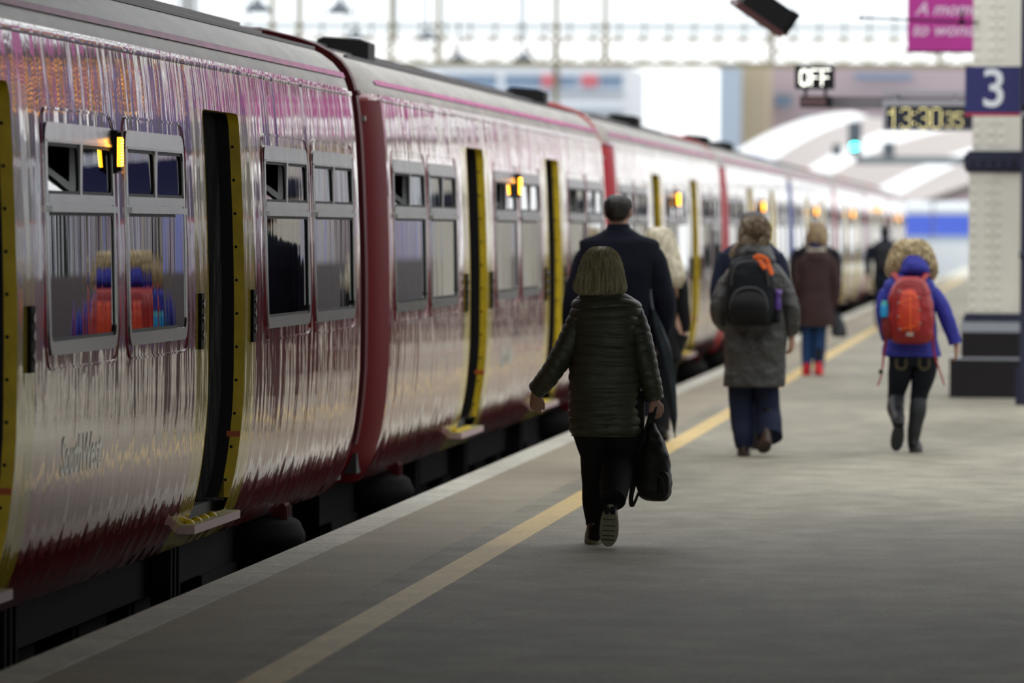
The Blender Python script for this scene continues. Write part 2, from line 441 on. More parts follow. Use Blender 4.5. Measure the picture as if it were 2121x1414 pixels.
        lf.rings([[onside(y, z, -.16) for z in [q for q, _ in PROF if .2 <= q <= 2.2]] for y in (a+.28, a+.02)], cap=False, closed=False)
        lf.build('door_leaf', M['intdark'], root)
        # step board with studs
        sp = MB(); sp.box((-.22, a-.22, .165), (-.035, b+.12, .192)); so = sp.build('step_board', M['stepboard'], root, smooth=False)
        se = MB(); se.box((-.035, a-.22, .150), (-.031, b+.12, .190)); se.box((-.12, a-.224, .150), (-.031, a-.22, .190)); se.build('step_edge', M['stepedge'], so, smooth=False)
        for k in range(4):
            q = MB(); q.ell((-.085, a-.05+k*.26, .193), (.03, .03, .022), 10, 8); q.build('yellow_stud', M['yellow'], so)
        # door buttons
        for y in (a-.30, b+.30):
            q = MB(); q.box((-.01, y-.05, 1.05), (.016, y+.05, 1.32)); bo = q.build('door_control', M['dark'], root, smooth=False)
            for z in (1.12, 1.20, 1.27):
                q = MB(); q.cyl((.016, y, z), (.024, y, z), .022, n=12); q.build('door_button', M['alu'], bo)
    for i, h in enumerate(WINS):
        make_window(root, h, i in (0, 2, 4), tilt={2: .0055, 3: .012}.get(i, 0)); make_window(root, h, False, sgn=-1)
        # raised seam pressed round the window
    for i, h in enumerate(WINS):
        q = MB(); a = [onside(y, z, .001) for y, z in hole_outline(h, grow=.085)]; b = [onside(y, z, .001) for y, z in hole_outline(h, grow=.075)]
        q.ring_plate(a, b, (.005, 0, 0)); q.build('window_surround', M['red'], root)
    # seats
    for y in (-8.1, -6.2, -5.4, -1.35, -.75, .75, 1.3, 5.45, 6.2, 8.1):
        for x in (-.50, -2.32):
            q = MB()
            prof = [(-.22, .25)] + [(-.22+.0, .6), (-.235, .9), (-.23, 1.15)]+[(-.22*math.cos(t*PI/2/5)*1., 1.15+.30*math.sin(t*PI/2/5)) for t in range(1, 6)]
            prof = prof+[(-a, b) for a, b in prof[::-1][1:]]
            q.rings([[(x+a, y+dy, b) for a, b in prof] for dy in (-.06, .06)])
            q.box((x-.22, y+.06, .62), (x+.22, y+.48, .74)); q.build('seat', M['seat'], root)
    # lettering
    rz = Matrix.Rotation(PI/2, 4, 'Z') @ Matrix.Rotation(PI/2, 4, 'X')
    text_obj('SouthWest', 'livery_text', .23, Matrix.Translation((-.0085, -1.05, .67)) @ Matrix.Rotation(R(5), 4, 'Y') @ rz, M['text'], root, ext=.0003, bold=.005)
    # amber door light
    q = MB(); q.box((-.03, -.205, 1.875), (.004, -.135, 2.065)); q.box((.0, -.195, 2.035), (.02, -.145, 2.055)); q.box((.0, -.195, 1.885), (.02, -.145, 1.903))
    lo = q.build('warning_light_housing', M['black'], root, smooth=False)
    q = MB()
    q.rings([[(.002+.022*math.cos(a), -.17+.03*math.sin(a), z) for a in [PI*(k/10-.5) for k in range(11)]] for z in (1.905, 2.033)], cap=True, closed=True)
    q.build('amber_lens', M['amberlens'], lo)
    q = MB()
    for k in range(9):
        for yy in (-.183, -.157): q.box((.008, yy-.008, 1.910+k*.0135), (.0235, yy+.008, 1.917+k*.0135))
    q.build('amber_lamp', M['amber'], lo, smooth=False)
    # underframe and bogies
    q = MB(); q.box((-2.45, -HALF+.3, -.22), (-.42, HALF-.3, .14)); q.build('underframe', M['dark'], root, smooth=False)
    for y, l, h in ((-3.9, 1.2, .5), (-2.0, 1.0, .45), (.2, 1.6, .5), (2.6, 1.0, .42), (4.2, .7, .5)):
        q = MB(); q.box((-2.3, y-l/2, -.25-h), (-.56, y+l/2, -.2)); q.box((-.56, y-l/2+.08, -.2-h), (-.545, y+l/2-.08, -.28)); q.build('equipment_case', M['bogie'], root, smooth=False)
    for y in (-4.6, -1.1, 3.7): 
        q = MB()
        for dy in (-.14, 0, .14): q.box((-.40, y+dy-.025, -.45), (-.30, y+dy+.025, .10))
        q.build('cable_trunking', M['bogie'], root, smooth=False)
    for y in (-7.1, 7.05):
        q = MB(); q.box((-.36, y-.10, -.035), (-.16, y+.10, .09))
        for dy in (-.07, 0, .07): q.box((-.165, y+dy-.01, -.03), (-.15, y+dy+.01, .08))
        b = q.build('lifting_bracket', M['redend'], root, smooth=False)
        q = MB(); q.box((-.22, y+.10, -.03), (-.165, y+.13, .05)); q.build('yellow_tab', M['stepboard'], b, smooth=False)
    for cy in (-7.1, 7.1):
        q = MB(); q.box((-2.42, cy-1.75, -.42), (-2.28, cy+1.75, -.22)); q.box((-.54, cy-1.75, -.42), (-.40, cy+1.75, -.22)); q.box((-2.3, cy-.3, -.45), (-.5, cy+.3, -.2))
        bg_ = q.build('bogie', M['bogie'], root, smooth=False)
        for wy in (cy-1.3, cy+1.3):
            for x in (-.69, -2.13):
                q = MB(); q.cyl((x-.065, wy, -.495), (x+.065, wy, -.495), .42, n=36); q.cyl((x-.03, wy, -.495), (x+.09*(1 if x > -1 else -1), wy, -.495), .2, .12, n=24)
                q.build('wheel', M['tyre'], bg_)
            q = MB(); q.box((-.47, wy-.16, -.62), (-.24, wy+.16, -.34)); q.cyl((-.24, wy, -.49), (-.2, wy, -.49), .11, n=20); q.build('axle_box', M['bogie'], bg_)
        q = MB(); q.tube([(-.42, cy, -.26), (-.42, cy, -.2), (-.42, cy, -.1), (-.42, cy, -.02), (-.42, cy, .03)], [.22, .33, .36, .33, .22], n=24, sub=3)
        q.build('air_spring', M['bogie'], bg_)
    return root

def children(o): return [c for c in bpy.data.objects if c.parent == o]
def copy_tree(o, kids, parent=None):
    c = o.copy(); C.objects.link(c)
    if parent: c.parent = parent
    for ch in kids.get(o.name, []): copy_tree(ch, kids, c)
    return c
coach = make_carriage()
kids = {}
for o in list(bpy.data.objects):
    if o.parent: kids.setdefault(o.parent.name, []).append(o)
LBL = ['nearest crimson train carriage, its windows reflecting the blond person with the red backpack',
       'second crimson train carriage, beyond the dark red gap, level with the front walkers',
       'third red train carriage, starting at the bright red end behind the tall man',
       'fourth red train carriage, behind the woman with the black backpack',
       'fifth train carriage, starting at the blue end panel',
       'sixth train carriage, the second one past the blue end panel',
       'seventh train carriage, last but one in the distance',
       'farthest train carriage, starting at the last red end panel']
ENDM = ['redend', 'redend', 'redend2', 'redend2', 'blueend', 'redend2', 'redend2', 'redend2']
coaches = []
for i in range(8):
    c = coach if i == 0 else copy_tree(coach, kids)
    c.location = (-TX, 26.08+20*i, 0); coaches.append(c)
    tag(c, LBL[i], 'train carriage', 'carriages of the standing train')
def descend(o):
    out = []
    for ch in bpy.data.objects:
        if ch.parent == o: out.append(ch); out += [g for g in bpy.data.objects if g.parent == ch]
    return out
for i in (2, 3, 4, 5, 6, 7):
    for ch in descend(coaches[i]):
        if ch.name.split('.')[0] in ('end_wall', 'end_rim'):
            ch.data = ch.data.copy(); ch.data.materials[0] = M[ENDM[i]]
            if i == 4: ch['label'] = 'blue '+ch.name.split('.')[0].replace('_', ' ')
for i in (2, 3, 4, 5, 6, 7):
    for ch in descend(coaches[i]):
        if ch.name.split('.')[0] == 'body_side':
            ch.data = ch.data.copy(); ch.data.materials[2] = M[ENDM[i]]
for ch in descend(coaches[0]):
    if ch.name.split('.')[0] == 'seat' and max(abs((ch.data.vertices[0].co.y)), 0) < 2: bpy.data.objects.remove(ch)
for ch in descend(coaches[6]):
    if ch.name.split('.')[0] == 'warning_light_housing': ch.location.z += .17
# ventilator pods on the roofs
for i, dy in ((1, -5.9), (1, 8.3), (2, .9), (3, -5.1), (3, 1.0)):
    q = MB(); q.rings([[(-x, y, z) for x, z in ((.50, 2.76), (.50, 2.89), (.56, 2.91), (.80, 2.93), (.85, 2.91), (.85, 2.80))] for y in (dy-.20, dy+.20)])
    q.build('ventilator_pod', M['black'], coaches[i], smooth=False)
# curved power cable along the near carriage's roof edge

# ------------------------------------------------------------------ platform, track bed
def concrete(name, col, rough, scale, amt, bumpd=.004, joints=None, spec=.5, dirt=.0):
    m = bpy.data.materials.new(name); m.use_nodes = True; nt = m.node_tree; n = nt.nodes; p = n['Principled BSDF']; L = nt.links.new
    p.inputs['Roughness'].default_value = rough; p.inputs['Specular IOR Level'].default_value = spec
    tc = n.new('ShaderNodeTexCoord')
    def nz(sc, st=(1, 1, 1), det=6):
        mp = n.new('ShaderNodeMapping'); mp.inputs['Scale'].default_value = st; a = n.new('ShaderNodeTexNoise'); a.inputs['Scale'].default_value = sc; a.inputs['Detail'].default_value = det
        L(tc.outputs['Object'], mp.inputs[0]); L(mp.outputs[0], a.inputs['Vector']); return a
    big = nz(.5, (1, .35, 1)); fine = nz(scale, det=8); mid = nz(3.2, (1, .6, 1))
    def mr(src, lo, hi, a, b):
        r = n.new('ShaderNodeMapRange'); r.inputs[1].default_value = lo; r.inputs[2].default_value = hi; r.inputs[3].default_value = a; r.inputs[4].default_value = b; L(src, r.inputs[0]); return r.outputs[0]
    def mul(a, b):
        x = n.new('ShaderNodeMath'); x.operation = 'MULTIPLY'; L(a, x.inputs[0]); L(b, x.inputs[1]); return x.outputs[0]
    v = mul(mul(mr(big.outputs[0], .3, .7, 1-amt, 1+amt), mr(fine.outputs[0], .3, .7, .8, 1.2)), mr(mid.outputs[0], .35, .65, 1-amt*.6, 1+amt*.6))
    if joints:
        sx, sy, w, dk = joints
        br = n.new('ShaderNodeTexBrick'); br.inputs['Scale'].default_value = 1; br.inputs['Mortar Size'].default_value = w; br.inputs['Brick Width'].default_value = sx; br.inputs['Row Height'].default_value = sy
        br.offset = 0; br.inputs['Color1'].default_value = (1,1,1,1); br.inputs['Color2'].default_value = (.94,.94,.94,1); br.inputs['Mortar'].default_value = (dk,dk,dk,1); br.inputs['Mortar Smooth'].default_value = .3
        wp = n.new('ShaderNodeVectorMath'); wp.operation = 'ADD'; ws = n.new('ShaderNodeVectorMath'); ws.operation = 'SCALE'; ws.inputs[3].default_value = .012
        wz = nz(6); L(wz.outputs[1], ws.inputs[0]); L(tc.outputs['Object'], wp.inputs[0]); L(ws.outputs[0], wp.inputs[1]); L(wp.outputs[0], br.inputs['Vector'])
        v = mul(v, br.outputs[0])
    mx = n.new('ShaderNodeMix'); mx.data_type = 'RGBA'; mx.blend_type = 'MULTIPLY'; mx.inputs[0].default_value = 1; mx.inputs[6].default_value = (*col, 1)
    L(v, mx.inputs[7]); L(mx.outputs[2], p.inputs['Base Color'])
    b = n.new('ShaderNodeBump'); b.inputs['Distance'].default_value = bumpd; L(fine.outputs[0], b.inputs['Height']); L(b.outputs[0], p.inputs['Normal'])
    return m
M['asphalt'] = concrete('platform_asphalt', (.272, .252, .192), .68, 40, .26, .004, (30, 4.1, .006, .45), spec=.25)
M['paver'] = concrete('platform_slab', (.315, .275, .195), .72, 60, .12, .003, (8, 1.22, .008, .5))
M['coping'] = concrete('coping_stone', (.60, .59, .50), .75, 30, .14, .006, (8, .9, .012, .45))
M['yline'] = concrete('yellow_road_paint', (.62, .44, .15), .6, 30, .12, .002)
M['edgewall'] = concrete('platform_wall_brick', (.05, .045, .04), .9, 12, .3, .01)
M['ballast'] = concrete('ballast', (.05, .048, .045), .95, 14, .4, .04)
EX = 3.82
def slab(name, x0, x1, y0, y1, z0, z1, m):
    q = MB(); q.box((x0, y0, z0), (x1, y1, z1)); return q.build(name, m, smooth=False)
Y0, Y1 = -14., 330.
struct(slab('platform_surface', -3.05, 3.2, Y0, 206, -.12, 0, M['asphalt']))
struct(slab('platform_paving', -3.62, -3.05, Y0, 206, -.12, .001, M['paver']))
struct(slab('platform_coping', -EX, -3.62, Y0, 206, -.12, .004, M['coping']))
struct(slab('platform_coping_far_side', 3.2, 3.45, Y0, 206, -.12, .004, M['coping']))
struct(slab('platform_wall', -EX+.09, 3.36, Y0, 206, -1.05, -.12, M['edgewall']))
tag(slab('yellow_line', -2.89, -2.725, Y0, 205, -.001, .0015, M['yline']), 'yellow safety line painted along the platform beside the train', 'line')
struct(slab('track_bed', -60, 60, Y0-10, 700, -1.3, -1.08, M['ballast']))
for x in (-4.07-.69, -4.07-2.13):
    tag(slab('rail', x-.035, x+.035, Y0, 330, -1.08, -.915, M['tyre']), 'steel running rail under the train, %s' % ('nearer the platform' if x > -5 else 'farther from the platform'), 'rail')

# ------------------------------------------------------------------ unseen roof slabs and side walls, set to shade the near end
M['rooflining'] = mat('shade_ceiling_boards', (.20, .19, .17), .8)
M['stonewall'] = mat('unseen_wall_stone', (.42, .40, .36), .8, var=(.4, .2))
struct(slab('shade_ceiling', -34, 34, 1, 34.2, 6.0, 6.3, M['rooflining']))  # out of view; height and extent chosen to darken the near platform
for k in range(4):
    struct(slab('shade_ceiling_far', -34, 34, 62+k*36, 65+k*36, 13, 13.3, M['rooflining']))
struct(slab('shade_wall_left', -22, -21.6, 1, 34.2, -1.1, 6.0, M['stonewall']))
struct(slab('shade_wall_right', 17, 17.4, 1, 58, -1.1, 6.0, M['stonewall']))  # out of view; lengthened to block sky light from the right

# ------------------------------------------------------------------ riveted column
M['cream'] = mat('column_cream_paint', (.70, .68, .60), .45, var=(2.5, .06))
M['navy'] = mat('navy_paint', (.010, .013, .04), .4)
M['navydark'] = mat('plinth_dark_paint', (.008, .006, .008), .5, spec=.3, var=(3, .3))
M['greyblue'] = mat('plinth_moulding', (.30, .32, .36), .4)
def make_column():
    r = empty('riveted_column')
    q = MB()
    w = .62
    q.box((0, 0, .80), (w, .62, 2.22)); q.box((.03, .03, 2.4), (w-.03, .59, 9.5))
    q.box((0.0, -.012, .80), (.235, 0, 2.22)); q.box((.39+.1, -.012, .80), (w, 0, 2.22)); 
    q.box((.03, .018, 2.4), (.25, .03, 9.5)); q.box((.40, .018, 2.4), (w-.03, .03, 9.5))
    q.build('shaft', M['cream'], r, smooth=False)
    q = MB(); 
    for z0, z1, xs in ((.88, 2.16, (.045, .19, .29, .53)), (2.5, 5.2, (.07, .21, .31, .53))):
        z = z0
        while z < z1:
            for x in xs:
                yy = -.012 if x < .25 or x > .45 else 0
                if z0 > 2: yy += .03
                q.ell((x, yy, z), (.021, .019, .021), 10, 6)
            z += .105
    o = q.build('rivets', M['cream'], r); o['kind'] = 'stuff'
    q = MB()
    for k, (g, z0, z1) in enumerate(((.03, 2.22, 2.25), (.05, 2.25, 2.33), (.075, 2.33, 2.36), (.05, 2.36, 2.40), (.02, 2.40, 2.43))):
        q.box((-g, -g, z0), (w+g, .62+g, z1))
    for k in range(7): q.box((-.03+k*.1, -.085, 2.26), (.02+k*.1, -.05, 2.33))
    q.build('collar_moulding', M['navy'], r, smooth=False)
    q = MB(); q.box((-.05, -.05, .745), (w+.05, .67, .80)); q.box((-.03, -.03, .78), (w+.03, .65, .83)); q.build('upper_plinth_band', M['navy'], r, smooth=False)
    q = MB(); q.box((-.075, -.075, .645), (w+.075, .695, .745)); q.build('plinth_moulding', M['greyblue'], r, smooth=False)
    q = MB(); q.box((-.065, -.065, .395), (w+.065, .685, .645)); q.box((-.175, -.175, 0), (w+.175, .79, .375)); q.build('plinth', M['navydark'], r, smooth=False)
    q = MB(); q.box((-.18, -.18, .375), (w+.18, .80, .395)); q.build('plinth_edge', M['greyblue'], r, smooth=False)
    return r
col = make_column()
p = W(2004, 700, 58.6); col.location = (p.x, 58.8, 0)
tag(col, 'cream riveted iron column on a dark plinth, under the platform number', 'column', 'riveted columns along the platform')
kids = {}
for o in list(bpy.data.objects):
    if o.parent: kids.setdefault(o.parent.name, []).append(o)
for k in range(1, 6):
    c = copy_tree(col, kids); c.location.y += 19*k; tag(c, 'cream riveted iron column in the row hidden behind the nearest column', 'column', 'riveted columns along the platform')

# dark posts and departure board beside the column
q = MB(); a = W(2112, 700, 56.4); q.box((a.x, 56.3, 0), (a.x+.16, 56.46, 2.75)); q.tube([(a.x-.015, 56.28, 0), (a.x-.015, 56.28, .35)], [.022, .022], n=8)
q.cyl((a.x-.01, 56.3, 1.42), (a.x+.04, 56.3, 1.42), .04); 
tag(q.build('signal_post', M['navy'], smooth=False), 'dark navy steel post at the right edge, in front of the riveted column', 'post')
db = empty('departure_board', (a.x+.008, 55.7, 2.72)); tag(db, 'black departure board cabinet cut off by the top right edge', 'departure board')
q = MB(); q.box((0, 0, .04), (1.9, .28, 1.9)); q.box((-.012, -.02, .04), (0, .28, 1.9)); q.build('cabinet', M['black'], db, smooth=False)
M['ledorange'] = mat('orange_led', (1, .4, 0), .4, emis=(1, .38, .02), estr=2.5)
q = MB()
for r_ in range(11):
    for cidx in range(2):
        x = .80+cidx*.52; w_ = random.uniform(.2, .46); z = 1.72-r_*.10; nn = int(w_/.03)
        for k in range(nn):
            if random.random() < .72: q.box((x+k*.03, -.006, z-.03), (x+k*.03+.016, -.002, z+.03))
q.build('display_lines', M['ledorange'], db, smooth=False)
q = MB(); q.box((.02, -.02, .10), (.76, 0, 1.55)); q.build('information_panel', mat('panel_blue', (.05, .045, .24), .35), db, smooth=False)

# ------------------------------------------------------------------ platform number, clock, OFF indicator
M['signblue'] = mat('sign_blue', s2l(34, 38, 98), .35)
M['signwhite'] = mat('sign_white', (.72, .76, .80), .4)
M['signred'] = mat('sign_red', (.40, .02, .05), .4)
M['signgrey'] = mat('sign_grey', (.36, .36, .40), .4)
M['led'] = mat('white_led', (1, 1, 1), .4, emis=(1, 1, .9), estr=7)
M['ledyellow'] = mat('yellow_led', (1, .9, .4), .4, emis=(1, .86, .36), estr=1.7)
M['panelnavy'] = mat('display_panel_navy', (.006, .009, .028), .25)
RX = Matrix.Rotation(PI/2, 4, 'X')
s3 = empty('platform_number_sign', (0, 0, 0))
A = W(1999, 137, 56.0); B = W(2114, 240, 56.0)
w3, h3 = B.x-A.x, A.z-B.z
s3.location = (A.x, 56.12, B.z); s3.rotation_euler = (0, 0, R(-12))
tag(s3, 'square blue platform number sign with a white 3 on the cream column', 'sign')
k3 = 1/math.cos(R(12))
q = MB(); q.box((0, 0, 0), (w3*k3, .05, h3)); q.build('sign_panel', M['signblue'], s3, smooth=False)
q = MB(); q.box((0, -.004, 0), (w3*k3, 0, .028)); q.build('red_stripe', M['signred'], s3, smooth=False)
q = MB(); q.box((w3*k3, -.01, -.01), (w3*k3+.025, .06, h3+.01)); q.build('side_frame', M['signgrey'], s3, smooth=False)
t3 = text_obj('3', 'numeral', .50, Matrix.Translation((w3*.53, -.004, h3*.52)) @ RX, M['signwhite'], s3, bold=.006)
q = MB(); q.box((w3*.8, .05, h3*.5), (w3*.8+.04, 2.4, h3*.5+.04)); q.build('bracket', M['signgrey'], s3, smooth=False)

FONT = {'0':['01110','10001','10001','10001','10001','10001','10001','10001','01110'],
 '1':['00100','01100','11100','00100','00100','00100','00100','00100','00100'],
 '3':['01110','10001','00001','00001','00110','00001','00001','10001','01110'],
 '5':['11111','10000','10000','11110','00001','00001','00001','10001','01110'],
 'O':['01110','11011','10001','10001','10001','10001','10001','11011','01110'],
 'F':['11111','10000','10000','10000','11110','10000','10000','10000','10000'], ':':['0','0','1','0','0','0','1','0','0']}
def dots(name, parent, ch, x, z, px, pz, y, m, r):
    q = MB()
    for i, row in enumerate(FONT[ch]):
        for j, b in enumerate(row):
            if b == '1':
                q.cyl((x+j*px, y, z-i*pz), (x+j*px, y-.006, z-i*pz), r, n=8)
    return q.build(name, m, parent, smooth=False)
# OFF
Yo = 60.
A = W(1649, 137, Yo); B = W(1727, 184, Yo)
off = empty('off_indicator', (A.x, Yo, B.z)); tag(off, 'small black signal box with white lit letters OFF above the grey beam', 'indicator')
wo_, ho_ = B.x-A.x, A.z-B.z
q = MB(); q.box((0, 0, 0), (wo_, .22, ho_)); q.build('box', M['black'], off, smooth=False)
q = MB(); q.box((-.01, -.05, ho_), (wo_+.01, .22, ho_+.01)); q.box((-.01, -.05, 0), (0, .0, ho_)); q.build('hood', M['black'], off, smooth=False)
for k, ch in enumerate('OFF'): dots('letter_'+ch.lower(), off, ch, .045+k*.108, ho_-.035, .0195, .0195, -.004, M['led'], .0056)
q = MB()
for x in (.08, .28):
    q = MB(); q.box((x, .05, -.070), (x+.03, .10, 0))
    q.build('bracket', M['dark'], off, smooth=False)
A = W(1657, 199, Yo); B = W(1721, 222, Yo)
nb = empty('route_box', (A.x, Yo, B.z)); tag(nb, 'small dark plate with faint lettering hanging below the OFF indicator', 'sign')
q = MB(); q.box((0, 0, 0), (B.x-A.x, .31, A.z-B.z)); q.build('box', M['black'], nb, smooth=False)
q = MB(); q.box((.012, -.004, .015), (B.x-A.x-.05, 0, A.z-B.z-.015)); q.build('plate', mat('maroon_plate', (.10, .05, .055), .5), nb, smooth=False)
# beam
A = W(1715, 201, 60.6); B = W(1835, 224, 60.6)
q = MB(); q.box((A.x, 60.3, B.z), (W(2060, 220, 60.6).x, 60.7, A.z)); struct(q.build('trim_1', mat('beam_grey', (.20, .19, .21), .6), smooth=False))
# clock
Yc = 60.0
A = W(1829, 207, Yc); B = W(2030, 271, Yc)
ck = empty('platform_clock', (A.x, Yc-.05, B.z)); tag(ck, 'grey framed digital clock reading 13:30:35 beside the column', 'clock')
wc, hc = B.x-A.x, A.z-B.z
q = MB(); o4 = [(0, 0, 0), (wc, 0, 0), (wc, 0, hc), (0, 0, hc)]; i4 = [(.035, 0, .02), (wc-.035, 0, .02), (wc-.035, 0, hc-.06), (.035, 0, hc-.06)]
q.ring_plate([Vector(v) for v in o4], [Vector(v) for v in i4], (0, .2, 0)); q.build('frame', M['signgrey'], ck, smooth=False)
q = MB(); q.box((.03, .03, .01), (wc-.03, .2, hc-.03)); q.build('display_panel', M['panelnavy'], ck, smooth=False)
for ch, x, k in (('1', .055, 1), ('3', .165, 1), (':', .282, 1), ('3', .322, 1), ('0', .436, 1), ('3', .560, .74), ('5', .650, .74)):
    dots('digit' if ch != ':' else 'colon', ck, ch, x*1.12, .222 if k == 1 else .182, .0235*k, .0245*k, .026, M['ledyellow'], .0072*k)
q = MB(); q.box((.1, .05, hc), (.14, .09, hc+.05)); q.box((.7, .05, hc), (.74, .09, hc+.05)); q.box((.0, .02, hc+.05), (wc, .12, hc+.09)); q.box((.1, .1, hc+.05), (.16, .7, hc+.08)); q.build('hanger', M['signgrey'], ck, smooth=False)

# ------------------------------------------------------------------ green signal on its gantry
Yg = 200.
sg = empty('railway_signal', tuple(W(1770, 322, Yg))); tag(sg, 'grey railway signal head on the gantry, showing a green light', 'signal')
M['siggrey'] = mat('signal_grey', (.10, .125, .15), .6)
q = MB(); q.box((-.22, 0, 0), (.22, .35, 1.12)); q.build('head', M['siggrey'], sg, smooth=False)
q = MB(); q.cyl((0, -.02, .31), (0, 0, .31), .10, n=24); q.build('green_lamp', mat('green_lamp', (.1, 1, .8), .4, emis=(.03, .9, .75), estr=30), sg)
q = MB(); q.tube([(0, -.25, .44), (0, 0, .44)], [.15, .15], n=20, sub=1, flat=(1, .25)); q.build('hood', M['siggrey'], sg)
gt = empty('signal_gantry', (0, Yg+.2, 0)); tag(gt, 'grey signal gantry beam crossing behind the clock', 'gantry')
a = W(1772, 324, Yg+.2); b = W(2300, 333, Yg+.2)
q = MB(); q.box((a.x, 0, b.z-.15), (b.x, .5, a.z+.02)); q.build('beam', mat('gantry_grey', (.22, .26, .28), .6), gt, smooth=False)
for px in (2010, 2280):
    q = MB(); xx = W(px, 330, Yg+.2).x; q.box((xx, 8.1, -1.08), (xx+.25, 8.35, b.z)); q.box((xx, .4, b.z-.15), (xx+.25, 8.35, b.z)); q.build('post', M['siggrey'], gt, smooth=False)
for px, w_, h_ in ((1733, .30, .38), (1840, .40, .45)):
    q = MB(); p = W(px, 322, Yg); q.box((p.x-w_/2, -.1, p.z), (p.x+w_/2, .3, p.z+h_)); q.build('equipment_box', M['siggrey'], gt, smooth=False)

# ------------------------------------------------------------------ magenta banners, hanging floodlight, wire arm
M['magenta'] = mat('magenta_banner', s2l(176, 42, 140), .6, var=(1.5, .1))
M['bannertext'] = mat('banner_lettering', (.70, .50, .66), .6)
def banner(x, y, z, w_, h_, text=False, label=None):
    r = empty('hanging_banner', (x, y, z)); tag(r, label, 'banner', None if text else 'magenta banners along the platforms')
    q = MB(); q.box((0, 0, 0), (w_, .012, h_)); q.build('cloth', M['magenta'], r, smooth=False)
    q = MB(); q.cyl((-.03, .006, h_), (w_+.03, .006, h_), .02, n=8); q.cyl((0, .006, 0), (w_, .006, 0), .012, n=8); q.build('rod', M['dark'], r)
    if text:
        q = MB(); q.box((.2, .0, h_), (.21, .01, 12-z)); q.box((w_-.2, .0, h_), (w_-.19, .01, 12-z)); q.build('hanging_wire', M['dark'], r, smooth=False)
        text_obj('A moment', 'banner_line', .20, Matrix.Translation((.09, -.006, .47)) @ RX, M['bannertext'], r, ext=.001, shear=.3, align='LEFT', bold=.004)
        text_obj('to wonder', 'banner_line', .20, Matrix.Translation((.05, -.006, .24)) @ RX, M['bannertext'], r, ext=.001, shear=.3, align='LEFT', bold=.004)
    return r
p = W(1879, 107, 66); banner(p.x, 66, p.z, 1.3, 2.4, True, 'magenta banner with white script hanging left of the column top')
for k, (x, y) in enumerate(((4.2, 70), (6.2, 88), (4.6, 110), (8.0, 120), (5.2, 150))):
    banner(x, y, 4.2, 1.6, 4.2, False, 'magenta banner hanging outside the right edge of the picture')
q = MB(); a = W(1783, 37, 57.5); b = W(2030, 47, 58.84); q.cyl(a, b, .011, n=8); q.cyl(a-Vector((0, .0, .02)), a+Vector((0, 0, .02)), .018, n=8)
t = W(1992, 47, 57.5); q.cyl(t, t+Vector((0, 0, .12)), .014, n=8); q.cyl(t-Vector((0, 0, .02)), t+Vector((0, 0, .02)), .03, n=8)
tag(q.build('wire_arm', M['dark']), 'thin metal arm reaching left from the column in front of the magenta banner', 'bracket')
fl = empty('hanging_floodlight', tuple(W(1583, 20, 50))); fl.rotation_euler = (R(8), R(33), R(18)); tag(fl, 'black finned floodlight hanging at the top edge of the picture', 'lamp')
q = MB(); q.rings([[(x, y, z) for x, y in ((-.22, -.14), (.20, -.14), (.20, .16), (-.22, .16))] for z in (-.07, .12)]); q.build('housing', M['black'], fl, smooth=False)
q = MB()
for k in range(9): q.box((.20, -.14+k*.034, -.08), (.255, -.128+k*.034, .13))
q.build('cooling_fins', M['dark'], fl, smooth=False)
q = MB(); q.box((-.25, -.15, -.12), (.22, .17, -.07)); q.build('glass_rim', mat('maroon_rim', (.07, .02, .022), .5), fl, smooth=False)
q = MB(); q.cyl((0, 0, .1), (-.05, 0, .7), .015, n=8); q.build('bracket', M['dark'], fl)

# ------------------------------------------------------------------ pendant lamps far down the train shed
M['lampgrey'] = mat('lamp_shade_grey', (.11, .13, .15), .6)
def pendant(px, py, Y, w_, lab):
    p = W(px, py, Y); r = empty('pendant_lamp', tuple(p)); tag(r, lab, 'lamp', 'pendant lamps over the far platforms')
    q = MB(); q.tube([(0, 0, 0), (0, 0, .04), (0, 0, .12), (0, 0, .22), (0, 0, .27)], [w_, w_*.97, w_*.66, w_*.25, w_*.12], n=24, sub=2); q.build('lamp_shade', M['lampgrey'], r)
    q = MB(); q.cyl((0, 0, .25), (0, 0, 12.5-p.z), .03, n=8); q.build('stem', M['lampgrey'], r)
for px, py, Y, w_, lab in ((533, 25, 120, .29, 'grey dome pendant lamp, the left one of the upper pair above the train'),
        (703, 28, 120, .27, 'grey dome pendant lamp, the right one of the upper pair above the train'),
        (737, 81, 150, .25, 'faint pendant lamp below and right of the upper pair'),
        (886, 83, 150, .27, 'faint pendant lamp beside the left post of the glazed screen'),
        (950, 127, 170, .28, 'faint pendant lamp just under the lattice girder, right of the left post'),
        (1085, 127, 170, .32, 'faint pendant lamp under the lattice girder, the farthest right')):
    pendant(px, py, Y, w_, lab)

# ------------------------------------------------------------------ glazed end screen with lattice girder
Ys = 232.
M['screen'] = mat('screen_paint', (.27, .235, .14), .6)
M['screenthin'] = mat('glazing_bar', (.20, .24, .25), .6)
def hz(px, py): return W(px, py, Ys)
zb = hz(1250, 134).z; zt = hz(1250, 76).z; zr = hz(1250, 54).z
gx0, gx1 = hz(200, 130).x, 30
struct_ = []
r = empty('lattice_girder', (0, Ys, 0)); tag(r, 'cream lattice girder crossing the whole shed end above the train', 'girder')
q = MB(); q.box((gx0, -.2, zb-.10), (gx1, .2, zb+.10)); q.build('bottom_chord', M['screen'], r, smooth=False)
q = MB(); q.box((gx0, -.1, zt-.05), (gx1, .1, zt+.05)); q.build('top_chord', M['screen'], r, smooth=False)
q = MB(); x = gx0; st = .98; i = 0
while x < gx1:
    for (xa, xb) in ((x, x+st), (x+st, x)):
        q.tube([(xa, 0, zb), (xb, 0, zt)], [.042, .042], n=4, sub=1)
    q.box((x-.03, -.05, zb), (x+.02, .05, zt)); x += st
